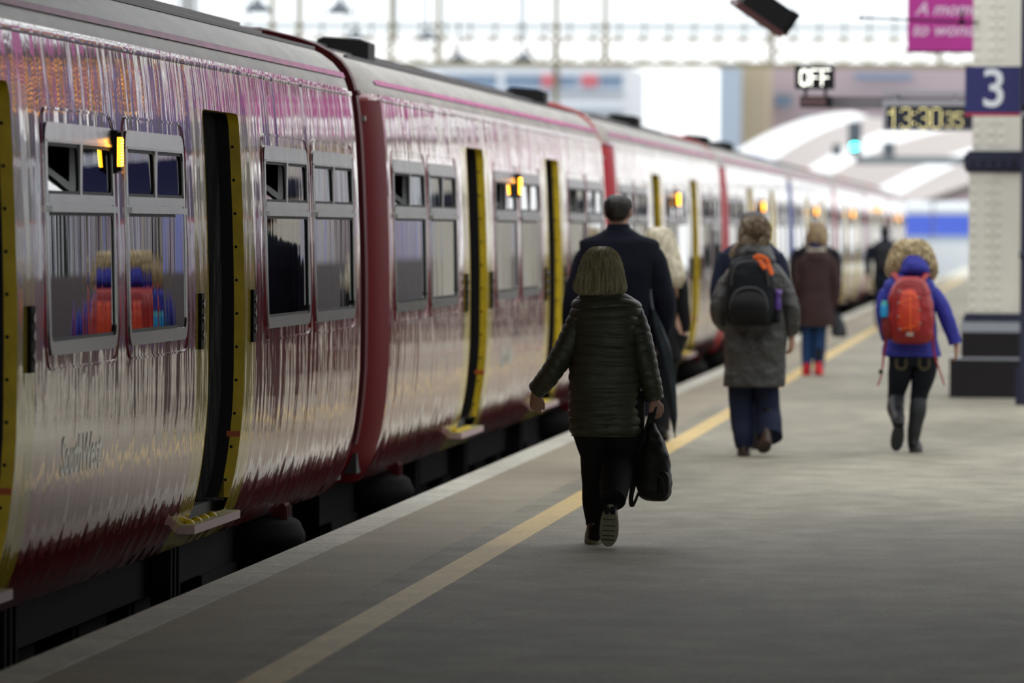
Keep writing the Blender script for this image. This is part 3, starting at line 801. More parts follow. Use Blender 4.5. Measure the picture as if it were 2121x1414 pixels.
o = q.build('lattice_web', M['screen'], r, smooth=False)
r2 = empty('glazed_screen', (0, Ys+1., 0)); tag(r2, 'tall glazed end screen of thin bars above the lattice girder', 'glazed screen')
q = MB(); x = gx0
while x < gx1: q.box((x-.04, -.03, zt), (x+.04, .03, 22)); x += st
z = zr
q.box((gx0, -.05, zr-.08), (gx1, .05, zr+.08))
z = zr+3.2
while z < 22: q.box((gx0, -.05, z-.05), (gx1, .05, z+.05)); z += 3.2
q.build('glazing_bars', M['screenthin'], r2, smooth=False)
q = MB()
for px in (212, 557, 902, 1250, 1597, 1945): 
    xx = hz(px, 60).x; q.box((xx-.09, -.15, zb), (xx+.09, .15, 22))
for px in (617, 808, 1150): 
    xx = hz(px, 60).x; q.box((xx-.10, -.55, 3), (xx+.10, -.4, 10.9 if px > 700 else 12))
q.build('posts', M['screen'], r2, smooth=False)
q = MB(); q.box((gx0, -.01, zt), (gx1, .0, 22)); q.build('glass', glass('screen_glass', (.93, .95, .96), .6, 1.3), r2, smooth=False)
q = MB(); q.box((W(372, 0, 200).x, 200, -1), (W(401, 0, 200).x, 200.6, 14)); tag(q.build('shed_stanchion', mat('stanchion_grey', (.42, .43, .43), .7), smooth=False), 'pale grey stanchion rising behind the nearest carriage at the top left', 'post')

# ------------------------------------------------------------------ city beyond: vault roof, buildings, blue train
M['clad'] = mat('roof_cladding', (.40, .35, .33), .5, bump=(1, .05, (.1, .1, 9)))
M['vaultglass'] = mat('vault_glazing', (.93, .95, .96), .12, spec=.8)
M['pale'] = mat('pale_building', (.42, .50, .60), .6)
M['beige'] = mat('beige_building', (.48, .40, .28), .7)
M['palepink'] = mat('pinkish_building', (.46, .37, .40), .6)
M['bluepane'] = mat('bluish_windows', (.18, .26, .38), .2)
M['redblind'] = mat('red_blinds', (.60, .16, .20), .6)
M['whitewall'] = mat('white_wall', (.70, .74, .78), .6)
def ribbon(name, pts0, Ya, pts1, Yb, m, parent, th=.4):
    """a curved roof strip: outline a (near, depth Ya) to outline b (far, depth Yb), with thickness"""
    A = [W(x, y, Ya) for x, y in pts0]; B = [W(x, y, Yb) for x, y in pts1]
    q = MB(); d = Vector((0, .3, -th)); n = len(A)
    q.rings([[A[i], B[i], B[i]+d, A[i]+d] for i in range(n)]); return q.build(name, m, parent, ang=60)
vr = empty('vaulted_roof', (0, 0, 0)); tag(vr, 'long curved train shed roof of beige cladding and glass strips in the distance', 'roof')
def arc(x0, y0, x1, y1, sag, n=10):
    return [(x0+(x1-x0)*t/n, y0+(y1-y0)*t/n-sag*4*(t/n)*(1-t/n)) for t in range(n+1)]
e0 = arc(1478, 345, 1765, 232, 26); e1 = arc(1575, 352, 1800, 242, 18); e2 = arc(1655, 362, 1960, 248, 26); e3 = arc(1700, 372, 2020, 262, 22)
e4 = arc(1800, 400, 2040, 300, 10); e5 = arc(1855, 408, 2060, 312, 8); e6 = arc(1890, 425, 2120, 350, 5)
ribbon('glass_strip', e0, 384, e1, 380, M['vaultglass'], vr); ribbon('cladding_strip', e1, 380, e2, 366, M['clad'], vr)
ribbon('glass_strip', e2, 366, e3, 362, M['vaultglass'], vr); ribbon('cladding_strip', e3, 362, e4, 350, M['clad'], vr)
ribbon('glass_strip', e4, 350, e5, 346, M['vaultglass'], vr); ribbon('cladding_strip', e5, 346, e6, 336, M['clad'], vr)
def bld(name, px0, px1, py0, py1, Y, D, m, lab, cat='building'):
    a = W(px0, py0, Y); b = W(px1, py1, Y); r = empty(name, (0, 0, 0)); tag(r, lab, cat)
    q = MB(); q.box((a.x, Y, b.z), (b.x, Y+D, a.z)); q.build('wall', m, r, smooth=False); return r
def panes(r, name, px0, px1, py0, py1, Y, m, dep=.15):
    a = W(px0, py0, Y); b = W(px1, py1, Y); q = MB(); q.box((a.x, Y-dep, b.z), (b.x, Y, a.z)); return q.build(name, m, r, smooth=False)
b1 = bld('office_building', 300, 1293, 132, 560, 420, 20, M['whitewall'], 'white office building behind the train roofs with a band of windows and red blinds')
for a_, b_ in ((700, 905), (915, 1030), (1045, 1120), (1128, 1160), (1192, 1240), (1243, 1290)): panes(b1, 'window_band', a_, b_, 154, 182, 420, M['bluepane' if a_ in (1045, 915, 1243) else 'pale'], .05)
for a_, b_ in ((960, 985), (1160, 1192)): panes(b1, 'window_band', a_, b_, 156, 180, 420, M['bluepane'])
for a_, b_ in ((1122, 1158), (1205, 1238)): panes(b1, 'red_blind', a_, b_, 154, 180, 419.9, M['redblind'], .2)
panes(b1, 'ledge', 900, 1293, 186, 192, 420, M['pale'], .4); panes(b1, 'ledge', 900, 1293, 225, 230, 420, M['pale'], .4)
b2 = bld('glass_tower', 1490, 1528, 128, 570, 396, 4, M['pale'], 'pale blue glass tower edge left of the beige block')
b3 = bld('beige_block', 1528, 1586, 128, 560, 401, 8, M['beige'], 'beige block between the glass tower and the pinkish building')
b4 = bld('pinkish_building', 1586, 2110, 138, 560, 411, 12, M['palepink'], 'pale pinkish building behind the OFF indicator and clock')
panes(b4, 'window_band', 1605, 1640, 196, 222, 410, M['bluepane']); panes(b4, 'window_band', 1770, 1890, 152, 166, 410, M['bluepane']); panes(b4, 'ledge', 1586, 2100, 186, 190, 410, M['pale'], .5)
for a_ in range(1660, 2080, 60): panes(b4, 'window_band', a_, a_+34, 240, 262, 410, M['pale'])
# distant blue train
bt = empty('distant_train', (0, 0, 0)); tag(bt, 'bright blue train standing far beyond the platform end', 'train')
M['bluetrain'] = mat('distant_blue', (.09, .17, .80), .4)
for a_, b_ in ((1876, 1930), (1934, 2030)):
    A = W(a_, 418, 300); B = W(b_, 488, 300); q = MB()
    q.rings([[(x, 300+dy, z) for dy, z in ((0, B.z), (0, A.z-.35), (.5, A.z), (2.3, A.z), (2.8, A.z-.35), (2.8, B.z))] for x in (A.x, B.x)])
    q.build('carriage_body', M['bluetrain'], bt, smooth=False)
    q = MB(); q.rings([[(x, 300+dy, z) for dy, z in ((-.02, A.z-.62), (-.02, A.z-.33), (.5, A.z+.02), (2.3, A.z+.02), (2.82, A.z-.33))] for x in (A.x, B.x)]); q.build('carriage_roof', M['whitewall'], bt, smooth=False)
    q = MB(); q.box((A.x, 299.95, -.915), (B.x, 302.8, B.z)); q.build('lower_panel', M['pale'], bt, smooth=False)
q = MB(); a = W(1884, 500, 285); b = W(2040, 600, 285)
q.box((a.x, 285, -1.08), (b.x, 285.3, a.z)); fo = q.build('palisade_wall', M['whitewall'], smooth=False); tag(fo, 'pale blurred lineside wall below the distant blue train', 'wall')
struct(slab('platform_ramp', -3.82, 3.2, 206, 284, -1.08, -.10, M['coping']))

# ------------------------------------------------------------------ wall added to colour the train reflections, and a blue fascia
M['plum'] = mat('plum_reflection_band', (.03, .012, .018), .5)
M['purple'] = mat('purple_reflection_panel', (.11, .05, .20), .4)
rw = empty('reflection_wall', (9.0, 60, 0)); tag(rw, 'added panelled wall outside the right edge, coloured for the train reflections', 'wall')  # added out of view; panel colours chosen for what the train side mirrors
q = MB(); random.seed(3); y = 6; qs = {'whitewall': MB(), 'stonewall': MB(), 'purple': MB(), 'dark': MB(), 'bluepane': MB(), 'palepink': MB(), 'bluetrain': MB()}
while y < 130:
    w_ = random.uniform(.4, 1.5); k = random.choice(['whitewall', 'whitewall', 'whitewall', 'stonewall', 'whitewall', 'dark', 'bluepane', 'stonewall', 'purple'] if y < 40 else ['palepink', 'palepink', 'whitewall', 'bluetrain', 'pale_', 'stonewall', 'purple', 'dark'][:4]+['stonewall', 'palepink', 'dark'])
    qs[k].box((0, y, -1), (.2, y+w_, 3.1)); 
    k = random.choice(['whitewall', 'purple', 'bluepane', 'whitewall'] if y < 40 else ['palepink', 'palepink', 'bluepane', 'whitewall']); qs[k].box((0, y, 3.1), (.2, y+w_, 4.3)); y += w_
for k, q in qs.items(): q.build('reflection_panel', M[k], rw, smooth=False)
q = MB(); q.box((-.06, 6, -1), (0, 130, 1.35)); q.build('dark_reflection_band', M['plum'], rw, smooth=False)  # added dark band, mirrored low on the carriage side
sb_ = empty('platform_fascia', (-.12, 57.2, 2.02)); tag(sb_, 'blue station fascia panel under the departure board, outside the right edge', 'sign')
q = MB(); q.box((0, 0, 0), (1.5, .08, .66)); q.build('panel', M['signblue'], sb_, smooth=False)
q = MB(); q.box((0, -.006, 0), (1.5, 0, .05)); q.build('red_stripe', M['signred'], sb_, smooth=False)

# ------------------------------------------------------------------ people
def crm(a, b, c, d, t): return .5*((2*b)+(c-a)*t+(2*a-5*b+4*c-d)*t*t+(-a+3*b-3*c+d)*t**3)
def torso(mb, rows, n=64, sub=6, pw=2.5, ridge=None, wr=0., wf=6., seed=0., cap=True, fold=None):
    """rows: (z, cx, cy, rx, ry); smooth loft of super-ellipses; ridge(z, ang)->factor"""
    R_ = []
    for i in range(len(rows)-1):
        q = [rows[max(i-1, 0)], rows[i], rows[i+1], rows[min(i+2, len(rows)-1)]]
        for k in range(sub):
            t = k/sub; R_.append(tuple(crm(q[0][m], q[1][m], q[2][m], q[3][m], t) for m in range(5)))
    R_.append(rows[-1])
    rs = []
    for (z, cx, cy, rx, ry) in R_:
        r = []
        for j in range(n):
            a = 2*PI*j/n; ca, sa = math.cos(a), math.sin(a)
            f = 1.
            if ridge: f *= ridge(z, a)
            if fold: f *= fold(z, a)
            x = math.copysign(abs(ca)**(2/pw), ca)*rx*f; y = math.copysign(abs(sa)**(2/pw), sa)*ry*f
            v = Vector((cx+x, cy+y, z))
            if wr:
                w = noise.noise(v*wf+Vector((seed, 0, 0)))+.5*noise.noise(v*wf*2.3+Vector((0, seed, 0)))
                v += Vector((ca, sa, 0))*w*wr
            r.append(v)
        rs.append(r)
    mb.rings(rs, cap=cap)
def limb(mb, pts, rad, n=22, sub=8, flat=None, wr=0., wf=9., seed=0., mod=None, endcap=0):
    def m(L, a):
        f = mod(L, a) if mod else 1.
        if wr: f *= 1+wr*(noise.noise(Vector((L*wf, math.cos(a)*1.3+seed, math.sin(a)*1.3)))+.5*noise.noise(Vector((L*wf*2.5, math.cos(a)*2+seed, math.sin(a)*2))))
        return f
    mb.tube(pts, rad, n=n, sub=sub, flat=flat, mod=m, endcap=endcap)

def add_hand(mb, wrist, down, back, out, k=1., curl=.6):
    """wrist point; down = direction of the fingers; back = normal of the back of the hand; thumb leaves on the side 'out'"""
    w = Vector(wrist); d = Vector(down).normalized(); b = (Vector(back)-d*Vector(back).dot(d)).normalized(); o = d.cross(b)
    if o.dot(Vector(out)) < 0: o = -o
    pr = []
    for t, wd, th in ((-.025, .026, .021), (0, .028, .020), (.03, .036, .017), (.06, .041, .015), (.085, .040, .013)):
        c = w+d*t*k; pr.append([c+o*math.cos(a)*wd*k+b*math.sin(a)*th*k for a in [2*PI*j/14 for j in range(14)]])
    mb.rings(pr)
    for i, (of, ln, r) in enumerate(((.030, .072, .0088), (.010, .080, .009), (-.010, .075, .0087), (-.029, .060, .0078))):
        p = w+d*.078*k+o*of*k; pts = [p-d*.02*k, p]; ang = .15+curl*(.25+.05*i); dirv = d
        for sgm in (.42, .32, .26):
            dirv = (d*math.cos(ang)-b*math.sin(ang)); pts.append(pts[-1]+dirv*ln*sgm*k); ang += curl*(.85+.1*i)
        mb.tube(pts, [r*k, r*k, r*.95*k, r*.88*k, r*.7*k], n=8, sub=3, endcap=.9)
    p = w+d*.02*k+o*.026*k
    mb.tube([p-o*.01*k, p+o*.018*k+d*.022*k-b*.006*k, p+o*.026*k+d*.048*k-b*.016*k, p+o*.020*k+d*.072*k-b*.026*k], [.012*k, .0115*k, .010*k, .008*k], n=8, sub=3, endcap=.9)

def add_head(mb, c, k=1., turn=0., nod=0.):
    """c = centre of the head; local +y is the face"""
    mtx = Matrix.Rotation(turn, 3, 'Z') @ Matrix.Rotation(nod, 3, 'X')
    c = Vector(c)
    P = lambda x, y, z: c+mtx @ Vector((x*k, y*k, z*k))
    rs = []
    for z, rx, yb, yf in ((-.112, .020, .035, .075), (-.104, .036, .005, .088), (-.085, .050, -.045, .092), (-.060, .060, -.070, .092), (-.03, .067, -.084, .090), (0, .073, -.094, .090), (.03, .076, -.099, .092), (.06, .073, -.095, .086), (.085, .062, -.080, .070), (.103, .043, -.055, .046), (.113, .020, -.028, .018)):
        cy = (yb+yf)/2; ry = (yf-yb)/2
        rs.append([P(math.cos(a)*rx, cy+math.sin(a)*ry, z) for a in [2*PI*j/28 for j in range(28)]])
    mb.rings(rs)
    mb.tube([P(0, .088, .022), P(0, .100, -.004), P(0, .112, -.022), P(0, .096, -.034)], [.008*k, .010*k, .014*k, .010*k], n=10, sub=3)
    for s in (-1, 1):
        mb.ell(P(s*.012, .098, -.027), (.009*k, .011*k, .008*k), 10, 8)
        mb.ell(P(s*.030, .083, .012), (.015*k, .012*k, .010*k), 12, 8)
        mb.tube([P(s*.048, .078, .028), P(s*.03, .091, .033), P(s*.012, .089, .028)], [.006*k]*3, n=8, sub=3)
        rs = []
        mb.ell(P(s*.077, -.008, -.008), (.009*k, .017*k, .030*k), 12, 8, mtx)
        mb.ell(P(s*.082, -.014, -.004), (.006*k, .016*k, .026*k), 12, 8, mtx)
    mb.tube([P(-.024, .086, -.055), P(0, .097, -.052), P(.024, .086, -.055)], [.005*k, .008*k, .005*k], n=8, sub=3)
    mb.tube([P(-.020, .085, -.065), P(0, .095, -.066), P(.020, .085, -.065)], [.005*k, .008*k, .005*k], n=8, sub=3)

M['skin'] = mat('skin', (.38, .215, .15), .5, bump=(60, .002))
def cloth(name, col, rough=.8, sc=60, d=.002, **k): return mat(name, col, rough, bump=(sc, d), spec=.2, **k)

def body(parent, J, k=1., vox=.0075, tw=.86, lt=.72):
    """one continuous surface from joints J (metres, local). +y is where the person faces"""
    mb = MB(); V = Vector
    pe, ch, nk, hd = V(J['pelvis']), V(J['chest']), V(J['neck']), V(J['head'])
    sp = lambda a, b, t: tuple(V(a).lerp(V(b), t))
    rows = [(pe.z-.09*k, pe.x, pe.y, .10*k*tw, .08*k), (pe.z-.04*k, pe.x, pe.y, .155*k*tw, .105*k), (pe.z+.04*k, pe.x, pe.y, .16*k*tw, .105*k)]
    m = pe.lerp(ch, .45); rows += [(m.z, m.x, m.y, .13*k*tw, .09*k), (ch.z, ch.x, ch.y, .155*k*tw, .105*k), (ch.z+.10*k, ch.x, ch.y, .15*k*tw, .085*k), (ch.z+.14*k, (ch.x+nk.x)/2, ch.y, .085*k*tw, .06*k), (nk.z, nk.x, nk.y, .06*k, .058*k)]
    torso(mb, rows, n=32, sub=4, pw=2.2)
    mb.tube([(nk.x, nk.y, nk.z-.04*k), nk, hd-V((0, .015, .05))*k], [.06*k, .052*k, .055*k], n=18, sub=3)
    add_head(mb, hd, k, J.get('turn', 0), J.get('nod', 0))
    for s in 'LR':
        sh, el, wr = V(J['sh'+s]), V(J['el'+s]), V(J['wr'+s]); sh = sh.lerp(V((ch.x, ch.y, sh.z-.06*k)), .22)
        mb.tube([sh.lerp(V((ch.x, ch.y, sh.z)), .5), sh, sh.lerp(el, .5), el, el.lerp(wr, .35), wr], [.05*k*lt, .05*k*lt, .047*k*lt, .039*k*lt, .038*k*lt, .025*k], n=16, sub=5)
        h = J['hand'+s]; add_hand(mb, wr, h[0], h[1], h[2], k, h[3])
        hp, kn, an = V(J['hip'+s]), V(J['kn'+s]), V(J['an'+s])
        mb.tube([hp+V((0, 0, .05*k)), hp, hp.lerp(kn, .5), kn, kn.lerp(an, .3), an], [.08*k*lt, .088*k*lt, .072*k*lt, .053*k*lt, .050*k*lt, .032*k*lt], n=18, sub=5)
        toe = V(J['toe'+s]); dd = (toe-an).normalized(); heel = V(J['heel'+s])
        mb.tube([an, heel.lerp(an, .35)], [.028*k, .024*k], n=12, sub=2, endcap=.8)
        mb.tube([heel.lerp(an, .3), an.lerp(toe, .45), toe], [.026*k, .026*k, .02*k], n=12, sub=4, endcap=.8)
    for s in 'LR':
        kn, an, toe, heel = V(J['kn'+s]), V(J['an'+s]), V(J['toe'+s]), V(J['heel'+s]); sk = MB()
        sk.tube([kn.lerp(an, .45), kn.lerp(an, .8), an, heel.lerp(an, .35)], [.046*k, .042*k, .042*k, .036*k], n=16, sub=4, endcap=.8)
        sk.tube([heel.lerp(an, .45), an.lerp(toe, .5), toe.lerp(an, .08)], [.034*k, .035*k, .026*k], n=14, sub=4, endcap=.8)
        sk.build('sock', M['black'], parent)
    o = mb.build('body', M['skin'], parent)
    r = o.modifiers.new('fuse', 'REMESH'); r.mode = 'VOXEL'; r.voxel_size = vox; r.use_smooth_shade = True
    sm = o.modifiers.new('soften', 'SMOOTH'); sm.factor = .5; sm.iterations = 3
    return o

def shoe(parent, heel, toe, up, name='shoe', m=None, sole=None, k=1., label=None, lift=.0, solelen=None):
    """heel/toe: sole points; up: ankle direction"""
    h, t = Vector(heel), Vector(toe); f = (t-h); L = f.length; f.normalize(); u = Vector(up); u = (u-f*u.dot(f)).normalized(); sd = f.cross(u)
    def outline(z, g=1., y0=0., y1=1.):
        pts = []
        for j in range(28):
            a = 2*PI*j/28; y = (.5-.5*math.cos(a)); yy = y0+(y1-y0)*y
            w = (.030+.016*math.sin(min(1, y*1.25)*PI*.62))*math.sqrt(max(0, 1-abs(2*y-1)**3.2)); s = 1 if a < PI else -1
            pts.append(h+f*yy*L+sd*s*w*g*k+u*z)
        return pts
    q = MB(); q.rings([outline(.018*k, 1.0), outline(.04*k, 1.0, 0, 1), outline(.058*k, .92, .0, .97), outline(.075*k, .85, .01, .72), outline(.095*k, .78, .03, .48), outline(.115*k, .72, .03, .40)])
    o = q.build(name, m, parent); 
    if label: o['label'] = label
    q = MB(); q.rings([outline(0, .93, .01, .98), outline(.006*k, 1.02, -.01, 1.01), outline(.024*k, 1.04, -.012, 1.012)])
    so = q.build('sole', sole or m, o)
    if sole:
        q = MB()
        for (y, x, r1, r2) in ((.13, .014, .014, .022), (.13, -.014, .014, .022)):
            c = h+f*y*L+sd*x*k-u*.001; q.ell(c, (r1*k, .003*k, r2*k), 12, 8, Matrix((sd, -u, f)).transposed())
        q.build('heel_pads', M['black'], so)
        q = MB()
        for yy in (.35, .5, .62, .74, .84):
            c = h+f*yy*L-u*.0008; q.tube([c-sd*.03*k, c+sd*.03*k], [.0022*k]*2, n=6, sub=1)
        q.build('tread_grooves', M['black'], so)
    return o

def hair_mesh(parent, rows, m, strands=0, length=.05, wave=0., wf=20, seed=1, sr=.0007, name='hair', grow=1.02, pw=2.1, fr=None, droop=.8, start=0., curl=0.):
    """cap lofted from rows plus fine strands that follow it from crown to tip"""
    q = MB(); rnd = random.Random(seed)
    torso(q, rows, n=90, sub=5, pw=pw, ridge=lambda z, a: 1+.018*noise.noise(Vector((a*9, z*4, seed)))+.014*math.sin(a*37+3*noise.noise(Vector((a*4, z*5, seed)))), wr=wave, wf=wf, seed=seed)
    zs = [r[0] for r in rows]; n = len(rows)
    def at(t):
        t = max(0, min(.9999, t))*(n-1); i = int(t); u = t-i
        qd = [rows[max(i-1, 0)], rows[i], rows[i+1], rows[min(i+2, n-1)]]
        return [crm(qd[0][j], qd[1][j], qd[2][j], qd[3][j], u) for j in range(5)]
    for s in range(strands):
        a = rnd.uniform(0, 2*PI); t0 = rnd.uniform(0, .75); t1 = min(1.06, t0+rnd.uniform(.25, .7)); pts = []
        g = rnd.uniform(.995, grow); ph = rnd.uniform(0, 6.3); cr = rnd.uniform(.4, 1)*curl; N = 7 if not curl else 14; da = rnd.uniform(-.15, .15)
        for i in range(N):
            t = t1+(t0-t1)*i/(N-1) if rows[0][0] > rows[-1][0] else t0+(t1-t0)*i/(N-1)
            z, cx, cy, rx, ry = at(1-t if False else t)
            aa = a+da*(t-t0); gg = g+(.04*(i/(N-1)-.8) if i/(N-1) > .8 else 0)
            ca, sa = math.cos(aa), math.sin(aa)
            p = Vector((cx+math.copysign(abs(ca)**(2/pw), ca)*rx*gg, cy+math.copysign(abs(sa)**(2/pw), sa)*ry*gg, z-(t-1)*.2*(t > 1)))
            if curl: p += Vector((math.cos(ph+i*1.5), math.sin(ph+i*1.3), math.sin(ph*2+i*1.5)))*cr
            pts.append(p)
        q.tube(pts, [sr]*(N-1)+[sr*.4], n=3, sub=1)
    return q.build(name, m, parent, ang=80)

def hairmat(name, c1, c2, sc=(60, 60, 3)):
    m = bpy.data.materials.new(name); m.use_nodes = True; nt = m.node_tree; n = nt.nodes; p = n['Principled BSDF']; L = nt.links.new
    tc = n.new('ShaderNodeTexCoord'); mp = n.new('ShaderNodeMapping'); mp.inputs['Scale'].default_value = sc; nz = n.new('ShaderNodeTexNoise'); nz.inputs['Scale'].default_value = 1; nz.inputs['Detail'].default_value = 4
    L(tc.outputs['Object'], mp.inputs[0]); L(mp.outputs[0], nz.inputs[0]); cr = n.new('ShaderNodeValToRGB'); cr.color_ramp.elements[0].position = .38; cr.color_ramp.elements[1].position = .62
    cr.color_ramp.elements[0].color = (*c1, 1); cr.color_ramp.elements[1].color = (*c2, 1); L(nz.outputs[0], cr.inputs[0]); L(cr.outputs[0], p.inputs['Base Color']); p.inputs['Roughness'].default_value = .42
    return m

def puff(p=.05, a=.035, wob=0.):
    def f(z, an=0):
        ph = (z+wob*noise.noise(Vector((math.cos(an)*1.2, math.sin(an)*1.2, z*3))))/p*PI
        return 1-a+a*1.6*abs(math.sin(ph))**.42
    return f

def Lp(px, py, root, Z):      # local (x, z) of a photo pixel at depth Z
    p = W(px, py, Z); return p.x-root.location.x, p.z

# ---- the woman in the dark green quilted coat
def woman_quilted():
    Z = 30.9; x0 = W(1258, 1100, Z).x
    r = empty('person', (x0, Z, 0)); tag(r, 'person with blonde bob in a dark green quilted coat, carrying a backpack low', 'person')
    X = lambda px, py: Lp(px, py, r, Z)
    hx, _ = X(1245, 560); sL = X(1200, 640); sR = X(1312, 638); eL = X(1165, 735); eR = X(1337, 742); wL = X(1108, 812); wR = X(1356, 826)
    J = dict(pelvis=(.0, 0, .82), chest=(-.005, .02, 1.13), neck=(hx+.01, .03, 1.33), head=(hx, .05, 1.43), turn=.05, nod=-.05,
        shL=(sL[0]+.02, .01, sL[1]-.02), shR=(sR[0]-.02, .01, sR[1]-.02), elL=(eL[0], -.02, eL[1]), elR=(eR[0]-.01, -.03, eR[1]), wrL=(wL[0], .06, wL[1]), wrR=(wR[0], .0, wR[1]),
        handL=((-.08, .05, -1), (-.7, -1, .0), (.8, -.6, 0), 1.0), handR=((0.05, .0, -1), (.5, -1, 0), (-.4, .8, 0), 1.5),
        hipL=(-.085, 0, .78), hipR=(.085, 0, .78), knL=(X(1234, 985)[0], .05, .43), knR=(X(1283, 990)[0], -.02, .44), anL=(X(1236, 1092)[0], -.03, .085), anR=(X(1276, 1052)[0], -.35, .235),
        heelL=(X(1232, 1100)[0], -.07, .02), toeL=(X(1228, 1100)[0], .13, .02), heelR=(X(1277, 1050)[0], -.395, .185), toeR=(X(1273, 1130)[0], -.37, .045))
    body(r, J, .93, .0065)
    qm = mat('quilted_dark_green_nylon', (.046, .048, .031), .5, bump=(9, .010, (1, 1, 2.5)), var=(4, .25))
    pf = puff(.0475, .036, .016)
    q = MB()
    # torso of the coat, hem to collar
    rows = []
    for py, xa, xb, ry in ((902, 1184, 1330, .145), (885, 1180, 1331, .155), (850, 1178, 1329, .158), (800, 1178, 1328, .160), (750, 1181, 1326, .150), (705, 1187, 1324, .138), (665, 1185, 1327, .135), (642, 1183, 1330, .125), (630, 1184, 1328, .112), (620, 1190, 1318, .100), (611, 1201, 1302, .084), (603, 1213, 1285, .070), (596, 1222, 1276, .062), (590, 1226, 1271, .058)):
        a, z = X(xa, py); b, _ = X(xb, py); rows.append((z, (a+b)/2, .005, (b-a)/2, ry))
    torso(q, rows, n=120, sub=16, pw=2.35, ridge=pf, wr=.0045, wf=11, seed=3)
    # seams on the back
    cs = q.build('coat', qm, r, ang=75)
    for side, pts, rad in (('L', [(sL[0]+.02, .0, sL[1]-.01), (sL[0]+.0, 0, sL[1]-.04), (X(1188, 690)[0], -.01, X(1188, 690)[1]), (eL[0], -.02, eL[1]), (X(1137, 778)[0], .0, X(1137, 778)[1]), (wL[0]+.004, .05, wL[1]+.01)], [.046, .056, .062, .060, .056, .047]),
                           ('R', [(sR[0]-.02, .0, sR[1]-.01), (sR[0]-.0, 0, sR[1]-.04), (X(1323, 690)[0], -.01, X(1323, 690)[1]), (eR[0], -.03, eR[1]), (X(1347, 788)[0], -.02, X(1347, 788)[1]), (wR[0], .0, wR[1]+.0)], [.046, .058, .062, .060, .055, .048])):
        q = MB(); pf2 = puff(.047, .060)
        limb(q, pts, rad, n=48, sub=22, wr=.04, wf=12, seed=ord(side), mod=lambda L, a: pf2(L), endcap=0)
        q.build('coat_sleeve', qm, r, ang=75)
    tm = cloth('black_trousers', (.0105, .0105, .011), .85, 120, .001)
    q = MB()
    kl, kr = J['knL'], J['knR']
    limb(q, [(-.085, 0, .80), (-.088, .01, .62), (kl[0]-.005, .045, .44), (kl[0], .02, .26), (X(1237, 1090)[0], -.02, .105)], [.108, .104, .080, .072, .058], n=30, sub=8, wr=.05, seed=5)
    limb(q, [(.085, 0, .80), (.088, .0, .62), (kr[0], -.02, .46), (kr[0]-.005, -.19, .36), (X(1280, 1048)[0], -.37, .245)], [.108, .104, .088, .082, .066], n=30, sub=8, wr=.05, seed=8)
    torso(q, [(.66, 0, 0, .165, .12), (.76, 0, 0, .175, .13), (.9, 0, 0, .16, .12)], n=40)
    q.build('trousers', tm, r)
    sm = mat('brown_black_leather', (.03, .017, .013), .35); so = mat('worn_olive_sole', (.21, .20, .125), .75, var=(18, .2))
    shoe(r, J['heelL'][:2]+(.0,), (J['toeL'][0]-.01, .155, 0), (0, 0, 1), m=sm, sole=so, k=1.0, label='brown-black shoe planted flat')
    h = Vector((X(1277, 1045)[0], -.465, .226)); t = Vector((X(1272, 1134)[0], -.445, .012)); 
    shoe(r, h, t, (0, 1, .25), m=sm, sole=so, k=1.06, label='shoe pushed off on its toe, showing the olive sole')
    hm = hairmat('ash_blonde_hair', (.26, .235, .13), (.58, .53, .33), (90, 90, 4))
    rows = []
    for py, xa, xb, ry, cy in ((511, 1240, 1252, .01, .03), (514, 1226, 1262, .05, .03), (522, 1216, 1272, .085, .03), (535, 1209, 1279, .105, .03), (552, 1204, 1284, .115, .025), (572, 1199, 1288, .110, .01), (588, 1194, 1292, .098, -.01), (599, 1194, 1292, .085, -.02), (606, 1200, 1286, .070, -.025), (611, 1212, 1275, .05, -.03), (614, 1226, 1262, .03, -.03)):
        a, z = X(xa, py); b, _ = X(xb, py); rows.append((z, (a+b)/2, cy+.01, (b-a)/2, ry))
    hair_mesh(r, rows, hm, 3400, wave=.006, seed=4, grow=1.12, sr=.0007, curl=.006)
    # ring on the left hand
    # the backpack she carries
    b = empty('carried_backpack', (x0+X(1352, 950)[0], Z-.02, 0)); tag(b, 'slack black backpack held low by its straps in the striding person\'s right hand', 'backpack')
    bx = lambda px, py: (Lp(px, py, b, Z))
    bm = cloth('black_nylon', (.013, .013, .012), .55, 30, .004)
    rows = []
    for py, xa, xb, ry in ((1037, 1350, 1376, .04), (1033, 1335, 1384, .075), (1020, 1322, 1389, .095), (990, 1316, 1391, .105), (960, 1319, 1388, .10), (930, 1328, 1381, .085), (905, 1336, 1370, .06), (885, 1342, 1359, .035), (876, 1347, 1355, .018)):
        a, z = bx(xa, py); c, _ = bx(xb, py); rows.append((z, (a+c)/2, 0, (c-a)/2, ry))
    q = MB(); torso(q, rows, n=48, sub=6, pw=2.3, wr=.012, wf=14, seed=9); q.build('bag_body', bm, b)
    q = MB(); px_, pz_ = bx(1376, 1000); q.ell((px_, -.07, pz_), (.035, .04, .065), 18, 12, pw=.7); q.build('front_pocket', bm, b)
    q = MB(); q.tube([(px_-.035, -.112, pz_+.05), (px_, -.118, pz_+.02), (px_+.008, -.115, pz_-.05)], [.003]*3, n=6); q.build('zip', M['tyre'], b)
    hd = bx(1357, 845); 
    q = MB(); lx = bx(1308, 1040)
    q.tube([(hd[0]-.01, .01, hd[1]), (bx(1338, 905)[0], -.01, bx(1338, 905)[1]), (bx(1318, 975)[0], -.02, bx(1318, 975)[1]), (lx[0], -.02, lx[1]+.02), (lx[0]+.012, -.01, lx[1]-.01), (bx(1323, 1020)[0], 0, bx(1323, 1020)[1])], [.016, .019, .019, .012, .010, .009], n=8, flat=(1, .3))
    q.build('shoulder_strap', bm, b)
